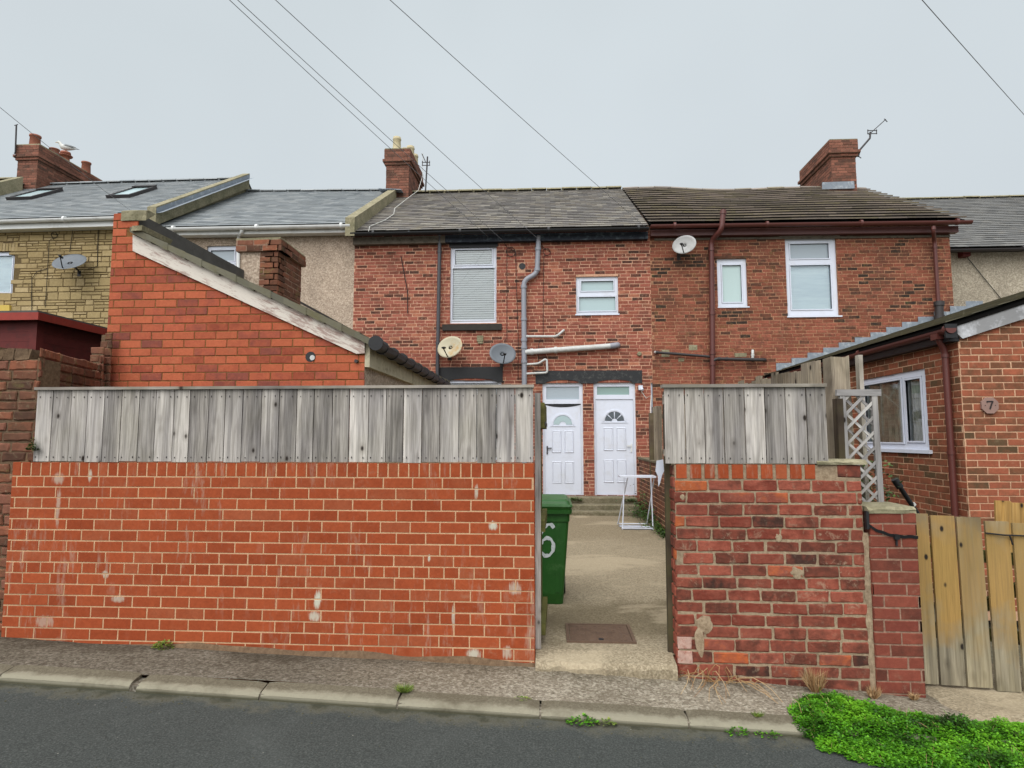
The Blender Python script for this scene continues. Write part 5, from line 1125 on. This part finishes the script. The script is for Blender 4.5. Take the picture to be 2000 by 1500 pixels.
# ---------- open timber gate in the gateway, seen edge on
gt = thing('open_gate', 'narrow timber gate standing open edge on beside the green bin', 'gate', (-.1, 5.2, .3))
m = M(); g0 = at(1050, 1000, 4.80); g1 = at(1059, 1000, 5.68)
m.bar((g0.x, 4.80, .22), (at(1050, 768, 4.8)[0], 4.80, at(1050, 768, 4.8)[2]), .045, .05, (0, 1, 0)); m.build('hanging_post', woodg, gt)
T_ = FS((g1.x, 5.68), (g0.x+.01, 4.86)); Lg = math.hypot(g1.x-g0.x-.01, .82)
m = M(T_); boards(m, 0, Lg, .27, 2.07, 6, d0=.0); m.build('boards', woodgr, gt)
T2 = FS((g0.x+.01, 4.86), (g1.x, 5.68))
for z, h in ((at(1060, 838, 5.6)[2], .2), (at(1062, 1015, 5.6)[2], .09), (at(1060, 1190, 5.6)[2], .09)): m = M(T2); m.box(.02, Lg, .003, .045, z, z+h); m.build('ledge', woodgr, gt)
m = M(T2); m.box(.1, Lg, .045, .05, 1.9, 1.93); m.build('strap_hinge', metalk, gt)
# ---------- paling gate at the right
pg = thing('paling_gate', 'leaning gate of wide two tone yellow and grey timber palings at the right edge', 'gate', (3.2, 4.85, 0))
m = M(); tops = [(1797, 1003, 25, 1818, 1335), (1839, 1007, 42, 1861, 1338), (1890, 1010, 42, 1914, 1342), (1945, 1018, 41, 1970, 1350), (1999, 1022, 42, 2026, 1356), (2053, 1027, 42, 2080, 1362), (2107, 1031, 42, 2134, 1368)]
for i, (x, y, wpx, xb_, yb_) in enumerate(tops):
    p = at(x, y, 4.85+.004*(i % 2)); q = at(xb_, yb_, 4.80+.004*(i % 2)); m.bar(q, p, wpx/247, .02, (0, 1, 0), tint=(R.random(), (.85, 1, .5, .9, .8, .6, .7)[i], 0))
m.build('palings', woody, pg)
m = M(); 
for (ya, yb_) in ((1075, 1105), (1225, 1260)): m.bar(at(1800, ya, 4.89), at(2120, yb_, 4.89), .09, .035, (0, 1, 0))
m.bar(at(1812, 1240, 4.93), at(2100, 1090, 4.93), .08, .03, (0, 1, 0)); m.build('rails', woodgr, pg)
m = M(); m.tube([at(1925, 1041, 4.83), at(1960, 1045, 4.82), at(2040, 1048, 4.82)], .006, 6); m.tube([at(1972, 1045, 4.82), at(1978, 1064, 4.82)], .006, 6); m.build('cord', cable, pg)
m = M(); xs = (1962, 1992, 2022)
for i, x in enumerate(xs): m.bar(at(x, 1100, 5.7), at(x-4, 978+4*i, 5.7), .13, .02, (0, 1, 0), tint=(R.random(), .95, 0))
tag(m.build('timber_fence', wood_mat('yellow_board', (140, 104, 54), (178, 138, 76), (196, 158, 96))), 'newer yellow timber fence boards behind the paling gate at the right edge', 'fence')
m = M(); m.tube([at(1747, 936, 5.5), at(1758, 952, 5.5)], .03, 10); m.tube([at(1757, 950, 5.5), at(1790, 1000, 5.6), at(1800, 1020, 5.6)], .02, 10); m.tube([at(1781, 984, 5.58), at(1784, 988, 5.58)], .026, 10, mi=1)
tag(m.build('pole', [black, whitep]), 'black tubular pole leaning behind the gate pier below the side window', 'pole')
# ---------- wheelie bin
bx, by = -.105, 5.98; zb0 = .215
bn = thing('wheelie_bin', 'green wheelie bin painted with a white 6 in the gateway', 'bin', (bx, by, zb0))
hw = .29; 
def ringz(z, w_, dpt, y): return [(bx-w_, y, z), (bx+w_, y, z), (bx+w_, y+dpt, z), (bx-w_, y+dpt, z)]
zt = at(1100, 993, 5.93)[2]
m = M(); P = []
secs = [(zb0, .215, .42, 6.06), (zb0+.10, .222, .47, 6.035), (zt-.14, .272, .60, 5.99), (zt-.13, .280, .62, 5.98), (zt-.02, .284, .64, 5.97)]
def rr(z, w_, dp, y, r=.035):
    o = []
    for cx, cy, a0 in ((bx+w_-r, y+r, -90), (bx+w_-r, y+dp-r, 0), (bx-w_+r, y+dp-r, 90), (bx-w_+r, y+r, 180)):
        for t in range(5): a = radians(a0+22.5*t); o.append((cx+cos(a)*r, cy+sin(a)*r, z))
    return o
V = []; 
for s_ in secs: V += rr(*s_)
n = 20; m.add(V, [(i*n+j, i*n+(j+1) % n, (i+1)*n+(j+1) % n, (i+1)*n+j) for i in range(len(secs)-1) for j in range(n)]+[tuple(range(n))], smooth=False, raw=True); m.build('tub', binm, bn)
for s in (-.16, .16):
    m = M(); m.bar((bx+s, 6.03, zb0+.12), (bx+s, 5.988, zt-.16), .035, .012, (0, 1, 0)); m.build('rib', binm, bn)
m = M(); V = []; L_s = [(zt-.055, .30, .67, 5.945), (zt-.02, .305, .68, 5.94), (zt-.018, .295, .67, 5.945), (zt+.015, .31, .69, 5.93), (zt+.03, .305, .68, 5.935), (zt+.034, .285, .64, 5.95), (zt+.065, .27, .62, 5.965), (zt+.075, .25, .58, 5.99)]
for s_ in L_s: V += rr(*s_)
m.add(V, [(i*n+j, i*n+(j+1) % n, (i+1)*n+(j+1) % n, (i+1)*n+j) for i in range(len(L_s)-1) for j in range(n)]+[tuple(range((len(L_s)-1)*n, len(L_s)*n))], raw=True); m.build('lid', binm, bn)
m = M(); m.tube([(bx-.22, 6.64, zt), (bx+.22, 6.64, zt)], .016, 10); m.build('handle', bind, bn)
for s in (-1, 1): m = M(); m.tube([(bx+s*.20, 6.50, zb0+.09), (bx+s*.245, 6.50, zb0+.09)], .095, 18); m.build('wheel', black, bn)
m = M(); six = [(1082, 1031), (1077, 1024), (1070, 1024), (1062, 1030), (1056, 1045), (1054, 1062), (1057, 1078), (1064, 1086), (1073, 1085), (1080, 1076), (1081, 1062), (1076, 1053), (1068, 1050), (1060, 1056), (1056, 1064)]
def yf(z): k = (z-zb0-.1)/(zt-.14-zb0-.1); return 6.035+(5.99-6.035)*k-.004
P3 = [at(x, y, 6.0) for x, y in six]; Q = []
for i in range(len(P3)-1):
    for t in range(4): Q.append(P3[i].lerp(P3[i+1], t/4))
m.T = lambda u, d, z: (u, yf(z), z); stroke(m, [(p.x, p.z) for p in Q], [.030+.008*sin(i*.7) for i in range(len(Q))]); m.build('painted_numeral', paintw, bn)
# ---------- manhole cover
zz = .222; q = [at(x, y, zz, 2) for x, y in ((1101, 1217), (1201, 1217), (1242, 1252), (1112, 1252))]; c = sum(q, Vector())/4; wx = .54; wy = q[0].y-q[3].y
mh = thing('manhole_cover', 'rusty rectangular cast iron manhole cover in the yard gateway', 'manhole cover', c)
x0 = at(1112, 1252, zz, 2)[0]-.02; x1 = x0+wx; y0 = q[3].y; y1 = q[0].y
m = M(); m.slab(x0, x1, y0, y1, [], 0, 0) if False else None
m.T = lambda u, d, z: (u, z, .218+d)
m.slab(x0, x1, y0, y1, [(x0+.025, x1-.025, y0+.025, y1-.025)], .006, -.03); m.build('frame', iron, mh)
m = M(); m.box(x0+.03, x1-.03, y0+.03, y1-.03, .19, .221)
for i in range(12):
    for j in range(12):
        u = x0+.045+(wx-.10)*i/12; v = y0+.04+(y1-y0-.09)*j/12
        if R.random() < .8: m.box(u, u+.026, v, v+.026, .221, .2235)
m.build('cover', iron, mh); m = M(); m.tube([((x0+x1)/2, y0+.06, .222), ((x0+x1)/2, y0+.06, .2245)], .022, 12); m.build('keyhole', black, mh)
# ---------- folding airer by the steps
ar = thing('folding_airer', 'white metal folding frame standing on the yard in front of the right hand door', 'airer', at(1248, 1034, .21, 2))
zg = .215; F0 = at(1216, 1034, zg, 2); F1 = at(1276, 1035, zg, 2); Yn = F0.y; zt = at(1245, 931, Yn)[2]
T0 = at(1224, 930, Yn-.02); T1 = at(1276, 932, Yn-.02)
m = M(); r_ = .011
bl0 = Vector((F0.x, Yn+.55, zg)); 
for X, Xt in ((F0.x, T0.x), (F1.x, T1.x)):
    m.tube([(X, Yn, zg), (Xt-.02, Yn+.12, zt)], r_, 8); m.tube([(X-.03, Yn+.5, zg+.02), (Xt+.03, Yn+.05, zt)], r_, 8)
for (y, z) in ((Yn, zg+.02), (Yn+.5, zg+.03), (Yn+.22, zg+.4*0+.02)): m.tube([(F0.x-.02, y, z), (F1.x, y, z)], r_, 8)
m.build('legs', upvc, ar)
m = M(); m.slab(0, 1, 0, 1, (), 0, 0) if False else None
m.T = lambda u, d, z: (u, z, zt+d); m.slab(T0.x-.12, T1.x+.04, Yn-.08, Yn+.3, [(T0.x-.08, T1.x, Yn-.04, Yn+.26)], .014, -.014); m.build('top_frame', upvc, ar)
m = M()
for i in range(5): m.tube([(T0.x-.1, Yn-.02+i*.06, zt), (T1.x+.02, Yn-.02+i*.06, zt)], .006, 6)
m.build('hanging_bars', upvc, ar); m = M(); m.box(F0.x, F1.x, Yn-.0, Yn+.16, zg-.002, zg+.022); m.box(F0.x-.02, F1.x-.16, Yn+.3, Yn+.42, zg, zg+.02); m.build('foot_tray', greyp, ar)
# ---------- satellite dishes
def dish(px_, py_, rx, Y, facing, mt_, label, tilt=.25, wall_y=YF):
    c = at(px_, py_, Y); t = thing('satellite_dish', label, 'satellite dish', (c.x, wall_y, c.z-.2), 'satellite dishes on the house walls')
    n_ = Vector((facing, -1, tilt)).normalized(); ux = n_.cross(Vector((0, 0, 1))).normalized(); uy = ux.cross(n_)*1.0
    if uy.z < 0: uy = -uy
    m = M(); V = [c-n_*.05]; k = 28; rings = 6
    for i in range(1, rings+1):
        q = i/rings; V += [c+ux*(cos(2*pi*j/k)*rx*q)+uy*(sin(2*pi*j/k)*rx*.86*q)-n_*(.05*(1-q*q)) for j in range(k)]
    V += [c+ux*(cos(2*pi*j/k)*rx*1.03)+uy*(sin(2*pi*j/k)*rx*.89)-n_*.012 for j in range(k)]
    F = [(0, 1+j, 1+(j+1) % k) for j in range(k)]
    for i in range(rings): F += [(1+i*k+j, 1+i*k+(j+1) % k, 1+(i+1)*k+(j+1) % k, 1+(i+1)*k+j) for j in range(k)]
    m.add(V, F, raw=True, smooth=True); m.build('reflector', mt_, t)
    m = M(); b = c-uy*rx*.80; e = c+n_*.26-uy*rx*.50; m.tube([b-n_*.04, b+n_*.03, e], .012, 8); m.tube([e-n_*.02, e-n_*.09+uy*.04], [.03, .022], 10); m.tube([e-ux*.03, e+ux*.03], .018, 8); m.build('receiver_arm', black, t)
    m = M(); m.tube([c-n_*.05, Vector((c.x-.05, wall_y-.05, c.z-.12)), Vector((c.x-.05, wall_y-.02, c.z-.2))], .02, 8); m.box(c.x-.09, c.x-.01, wall_y-.02, wall_y-.004, c.z-.26, c.z-.12); m.build('bracket', metalk, t)
    return t
dish(878, 677, .30, 13.45, -.35, dishr, 'rust stained cream satellite dish under the tall blind window', .35)
dish(982, 690, .29, 13.45, .25, dishg, 'dark grey satellite dish beside the grey soil pipe', .35)
dish(1336, 477, .255, 13.45, -.45, dishl, 'pale grey satellite dish high on the dark brick house', .25)
dish(135, 510, .36, 13.4, .1, dishg, 'grey satellite dish on the yellow stone clad wall', .9)
# ---------- security light
m = M(); c = at(1251, 757, 13.7); m.box(c.x-.04, c.x+.05, 13.7, 13.79, c.z-.05, c.z+.05); m.tube([(c.x+.02, 13.66, c.z-.02), (c.x+.03, 13.62, c.z-.06)], .03, 10); tag(m.build('security_light', upvc), 'small white security light right of the right hand door lintel', 'light')
m = M(); m.tube([at(1251, 762, 13.74), at(1262, 778, 13.74), at(1272, 772, 13.74), at(1270, 800, 13.3), at(1272, 822, 13.0), at(1277, 835, 12.6)], .009, 6); tag(m.build('hanging_cable', cablew), 'loose white cable hanging from the security light to the yard fence', 'cable')
m = M(); c = at(1291, 900, 6.6); V = []; 
for i in range(9):
    for j in range(4): V.append((c.x-.05+.035*j+.03*sin(i*1.1)*.4, 6.6+.02*mnoise.noise((i, j, 0)), c.z+.06-.045*i*(1-.1*j)))
c2 = at(1288, 915, 4.9); off = [(-.02, .06), (.03, .07), (.035, -.02), (.02, -.05), (.0, -.12), (-.01, -.14), (-.012, -.06), (-.03, -.02)]
m.prism([(c2.x+a_, c2.z+b_) for a_, b_ in off], 4.9, 4.912); m.T = lambda u, d, z: (u, d, z)
tag(m.build('rag', upvc), 'white rag caught on the gateway end of the short board fence', 'rag')
# ---------- aerials
def aerial(name_lab, base, pts, r, els):
    t = thing('tv_aerial', name_lab, 'aerial', base, 'television aerials on the chimneys'); m = M(); m.tube(pts, r, 8); m.build('mast', metalk, t)
    m = M()
    for a, b in els: m.tube([a, b], .012, 6)
    m.build('elements', metalk, t)
Y = 17.1
aerial('thin tv aerial mast on the far left chimney', at(30, 330, Y), [at(28, 300, Y), at(30, 298, Y), at(32, 244, Y)], .022, [(at(28, 245, Y), at(35, 243, Y)), (at(27, 306, Y), at(33, 302, Y))])
aerial('small tv aerial on a thin mast beside the cream chimney pots', at(831, 372, Y), [at(831, 374, Y), at(835, 306, Y)], .022, [(at(824, 317, Y), at(840, 317, Y)), (at(824, 323, Y), at(840, 323, Y)), (at(825, 314, Y), at(825, 323, Y)), (at(839, 314, Y), at(839, 323, Y)), (at(824, 300, Y), at(832, 318, Y))])
aerial('tv aerial on a bent pole right of the wide brick chimney', at(1678, 305, Y), [at(1676, 306, Y), at(1680, 292, Y), at(1699, 270, Y), at(1700, 258, Y)], .026, [(at(1697, 263, Y), at(1730, 233, Y)), (at(1694, 255, Y), at(1713, 255, Y)), (at(1694, 261, Y), at(1713, 261, Y)), (at(1695, 253, Y), at(1695, 262, Y)), (at(1712, 253, Y), at(1712, 262, Y)), (at(1727, 232, Y), at(1733, 238, Y)), (at(1674, 303, Y), at(1682, 309, Y))])
# ---------- overhead wires from the far side of the street
def wire(lab, px0, px1, Ya, Yb, r=.0042, ext=1.2, name='overhead_cable'):
    a = at(*px0, Ya); b = at(*px1, Yb); b2 = b+(b-a)*ext; n = 24; P = []
    for i in range(n+1):
        t = i/n; p = a.lerp(b2, t); p.z -= .10*4*t*(1-t); P.append(p)
    m = M(); m.tube(P, r, 6); return tag(m.build(name, cableg), lab, 'cable', 'overhead cables')
wire('leftmost overhead cable of the pair passing in front of the cream chimney pots', (955, 464), (466, 0), 13.7, 6.5)
wire('second overhead cable of the pair passing just right of the cream chimney pots', (985, 472), (482, 0), 13.7, 6.5)
wire('overhead cable reaching the eaves above the grey soil pipe', (1055, 470), (556, 0), 13.7, 6.5)
wire('overhead cable crossing the middle of the sky to the right end of the middle roof', (1262, 445), (780, 0), 13.55, 6.5)
wire('overhead cable crossing the top right corner of the sky', (2120, 355), (1815, 0), 13.5, 6.5)
wire('overhead cable running over the far left chimney and skylights', (256, 412), (0, 197), 13.5, 8.5)
# ============================================================ PLANTS
def leafq(m, p, d, s, up_=Vector((0, 0, 1)), tint=None):
    d = d.normalized(); sd_ = d.cross(up_); sd_ = sd_.normalized() if sd_.length > .01 else Vector((1, 0, 0))
    m.add([p, p+d*s*.5+sd_*s*.38, p+d*s, p+d*s*.5-sd_*s*.38], [(0, 1, 2, 3)], raw=True, tint=tint)
def weed(lab, pos, n, h, sp, mt_, cat='weed', blade=False, sz=.03, name='weed'):
    m = M(); p0 = Vector(pos)
    for i in range(n):
        a = R.random()*2*pi; r = sp*R.random()**.6; d = Vector((cos(a), sin(a)*.6, 0)); tp = p0+d*r+Vector((0, 0, h*R.random()*(1.1-r/sp)))
        if blade:
            b = p0+d*r*.25; k = Vector((R.uniform(-1, 1), R.uniform(-1, 1), 0))*.0015+Vector((.002, 0, 0)); md = b.lerp(tp, .5)+Vector((0, 0, h*.25))
            tp = p0+d*sp*R.uniform(.5, 1.1)+Vector((0, 0, h*R.uniform(.3, 1.2)))
            m.add([b-k, b+k, md+k, md-k, tp], [(0, 1, 2, 3), (3, 2, 4)], raw=True)
        else: leafq(m, tp, Vector((cos(a+R.uniform(-1, 1)), sin(a+R.uniform(-1, 1)), R.uniform(-.2, .7))), sz*R.uniform(.6, 1.3))
    return tag(m.build(name, mt_), lab, cat, 'weeds along the wall and kerb')
def gp(x, y, z=None):   # pixel -> pavement
    p = at(x, y, 4.2)
    r = ray(x, y); 
    for _ in range(6):
        zz_ = pvz(p.x, max(4.05, p.y)); p = EYE+r*((zz_-EYE.z)/r.z)
    return p
p = gp(315, 1268); p.y = 4.6; p.z = pvz(p.x, 4.6); weed('small bushy green weed at the foot of the neat orange wall', p, 170, .075, .075, weedm, sz=.022)
p = gp(790, 1352); weed('tufty green weed in the kerb joint below the neat orange wall', p, 160, .05, .09, weedm, blade=True)
p = gp(1020, 1366); weed('tiny moss tuft on the kerb edge left of the gateway', p, 60, .02, .05, weedm, sz=.014)
p = at(1137, 1406, 3.93); p.z = zr(p.x)+.01; weed('bright green weed in the gutter below the gateway', p, 200, .045, .09, leafm, sz=.02)
p = at(1185, 1410, 3.93); p.z = zr(p.x)+.01; weed('smaller pale weed just right of the gutter weed below the gateway', p, 70, .03, .05, weedm, sz=.018)
p = at(1440, 1428, 3.93); p.z = zr(p.x)+.01; weed('small green weed at the kerb left of the big green patch', p, 90, .035, .07, leafm, sz=.018)
p = at(1500, 1430, 3.93); p.z = zr(p.x)+.01; weed('small green weed touching the left tip of the big green patch at the kerb', p, 90, .03, .07, leafm, sz=.018)
p = gp(1480, 1400); weed('little tuft on the pavement above the kerb left of the big green patch', p, 60, .03, .05, weedm, blade=True)
p = gp(1585, 1345); p.y = 4.56; p.z = pvz(p.x, p.y); weed('dry brown grass tuft at the foot of the rough red wall', p, 300, .15, .10, strawm, blade=True, name='dry_grass_tuft', cat='dry grass')
p = gp(1712, 1368); p.y = 4.52; p.z = pvz(p.x, p.y); weed('straw coloured grass tuft where the rough wall meets the pier', p, 160, .08, .07, strawm, blade=True, name='dry_grass_tuft', cat='dry grass')
p = gp(1800, 1376); p.y = 4.55; p.z = pvz(p.x, p.y); weed('brown dead tuft at the right foot of the gate pier', p, 140, .05, .05, strawm, blade=True, name='dry_grass_tuft', cat='dry grass')
m = M()   # dead bramble stems at the wall corner
for i in range(22):
    a = gp(1335+R.uniform(-10, 130), 1328); a.y = 4.6; a.z = pvz(a.x, 4.6); d = R.uniform(-.22, .26); P = []
    h = R.uniform(.02, .15); f = R.uniform(.05, .38)
    for t in range(6): s = t/5; P.append(a+Vector((d*s+.02*sin(s*7+i), -f*s, h*sin(s*pi*.9)+.012+.01*sin(s*11+i)-.01*s)))
    m.tube(P, [.0035, .003, .003, .0025, .002, .0015], 5)
tag(m.build('dead_bramble', strawm), 'tangle of dead bramble stems at the gateway corner of the rough wall', 'dead plant', 'weeds along the wall and kerb')
p = at(62, 880, 4.6); weed('green fern growing from the old wall at the left end of the board fence', p, 200, .10, .045, darkl, sz=.02)
for k, (x, y, h, lab) in enumerate(((1122, 978, .08, 'green weed on the doorstep below the left hand white door'), (1232, 980, .08, 'green weed on the doorstep below the right hand white door'))):
    p = at(x, y, 13.35); weed(lab, p, 120, h, .16, darkl, sz=.045)
m = M()
for i in range(1500):
    t = R.random()**1.5; y = 12.9-t*3.2; z = .22+abs(R.gauss(0, .25))*(1-t)**1.5; x = 1.92-abs(R.gauss(0, .06+.12*(1-t)))
    leafq(m, Vector((x, y, z)), Vector((R.uniform(-1, .2), R.uniform(-1, 1), R.uniform(-.3, .6))), R.uniform(.03, .06))
tag(m.build('ivy_plant', darkl), 'dark green creeping plant along the foot of the low yard wall by the steps', 'plant')
m = M()
for i in range(700):
    y = R.uniform(5.0, 5.5); x = 2.62+R.gauss(0, .08); leafq(m, Vector((x, y, R.uniform(.9, 1.62))), Vector((R.uniform(-1, 1), R.uniform(-1, 1), R.uniform(-.5, .6))), R.uniform(.02, .05))
for i in range(8): m.tube([(2.6+.02*i, 5.2, .1), (2.62+R.gauss(0, .06), 5.25, R.uniform(1, 1.6))], .004, 5)
tag(m.build('shrub', darkl), 'thin dark leafed shrub behind the lower end of the trellis', 'shrub')
# the bright green patch
m = M(); out_ = [(1540, 1385), (1575, 1362), (1640, 1362), (1700, 1380), (1760, 1395), (1850, 1410), (1950, 1415), (2010, 1420), (2080, 1440), (2090, 1492), (2000, 1494), (1900, 1492), (1800, 1490), (1700, 1475), (1600, 1445), (1548, 1410)]
G = [gp(x, y) for x, y in out_]; 
def inpoly(x, y):
    c = False; j = len(G)-1
    for i in range(len(G)):
        if (G[i].y > y) != (G[j].y > y) and x < (G[j].x-G[i].x)*(y-G[i].y)/(G[j].y-G[i].y)+G[i].x: c = not c
        j = i
    return c
def bsz(x, y): k_ = min(1, max(0, (y-3.9)/.1)); k2 = min(1, max(0, (y-4.05)/.08)); return (zr(x)+.05*k_)*(1-k2)+pvz(x, y)*k2
gx0 = min(g.x for g in G); gx1 = max(g.x for g in G); gy0 = min(g.y for g in G); gy1 = max(g.y for g in G)
def edge(x, y): return min(((x-(G[i].x+(G[(i+1) % len(G)].x-G[i].x)*t/5))**2+(y-(G[i].y+(G[(i+1) % len(G)].y-G[i].y)*t/5))**2) for i in range(len(G)) for t in range(5))**.5
i = 0
while i < 30000:
    x = R.uniform(gx0-.03, gx1); y = R.uniform(gy0-.03, gy1+.03); e_ = .035*mnoise.noise((x*14, y*14, 0))
    if not inpoly(x+e_, y+e_): continue
    i += 1
    h = (.045+.04*mnoise.noise((x*7, y*7, 2))+.03*mnoise.noise((x*22, y*22, 5)))*min(1, edge(x, y)/.09+.15); bs = bsz(x, y)
    z = bs+h*R.uniform(.35, 1.08)
    t_ = min(1, max(0, .5+.9*mnoise.noise((x*6, y*6, 7))+R.uniform(-.3, .3)))
    leafq(m, Vector((x, y, z)), Vector((R.uniform(-1, 1), R.uniform(-1, 1), R.uniform(-.15, .5))), R.uniform(.008, .021), tint=(t_, 0, 0))
for i in range(420):
    x = R.uniform(gx0, gx1); y = R.uniform(gy0, gy1)
    if not inpoly(x, y): continue
    bs = bsz(x, y); p_ = Vector((x, y, bs+.02)); d_ = Vector((R.uniform(-1, 1), R.uniform(-1, 1), R.uniform(.3, 1.2))).normalized()*R.uniform(.04, .09); k = Vector((.0016, .001, 0)); md = p_+d_*.6
    m.add([p_-k, p_+k, md+k, md-k, p_+d_+Vector((0, 0, -.012))], [(0, 1, 2, 3), (3, 2, 4)], raw=True, tint=(R.uniform(.3, 1), 0, 0), mi=1 if R.random() < .4 else 0)
V = []; nn = 60
for j in range(nn+1):
    for i in range(nn+1):
        x = gx0+(gx1-gx0)*i/nn; y = gy0+(gy1-gy0)*j/nn; bs = bsz(x, y)
        V.append((x, y, bs+(.006+.012*mnoise.noise((x*7, y*7, 2)) if inpoly(x, y) and edge(x, y) > .03 else -.05)))
m.add(V, [(j*(nn+1)+i, j*(nn+1)+i+1, (j+1)*(nn+1)+i+1, (j+1)*(nn+1)+i) for j in range(nn) for i in range(nn)], tint=(.05, 0, 0), raw=True)
o = m.build('ground_cover', [leafm, strawm]); o['kind'] = 'stuff'
# grit and small litter on the road and pavement
m = M()
for i in range(520):
    x = R.uniform(-3.9, 3.2); y = R.choice((R.uniform(2.2, 3.9), R.uniform(3.8, 3.94), R.uniform(4.1, 4.6))); z = zr(x)+.001 if y < 3.95 else pvz(x, y)+.002
    s = R.uniform(.002, .005)*(1.6 if y > 3.7 else 1); a = R.random()*6
    m.add([(x+s*cos(a), y+s*sin(a), z), (x-s*sin(a), y+s*cos(a), z), (x-s*cos(a), y-s*sin(a), z), (x+s*sin(a), y-s*cos(a), z), (x, y, z+s*.8)], [(0, 1, 4), (1, 2, 4), (2, 3, 4), (3, 0, 4)], raw=True)
o = m.build('grit', kerbm); o['kind'] = 'stuff'
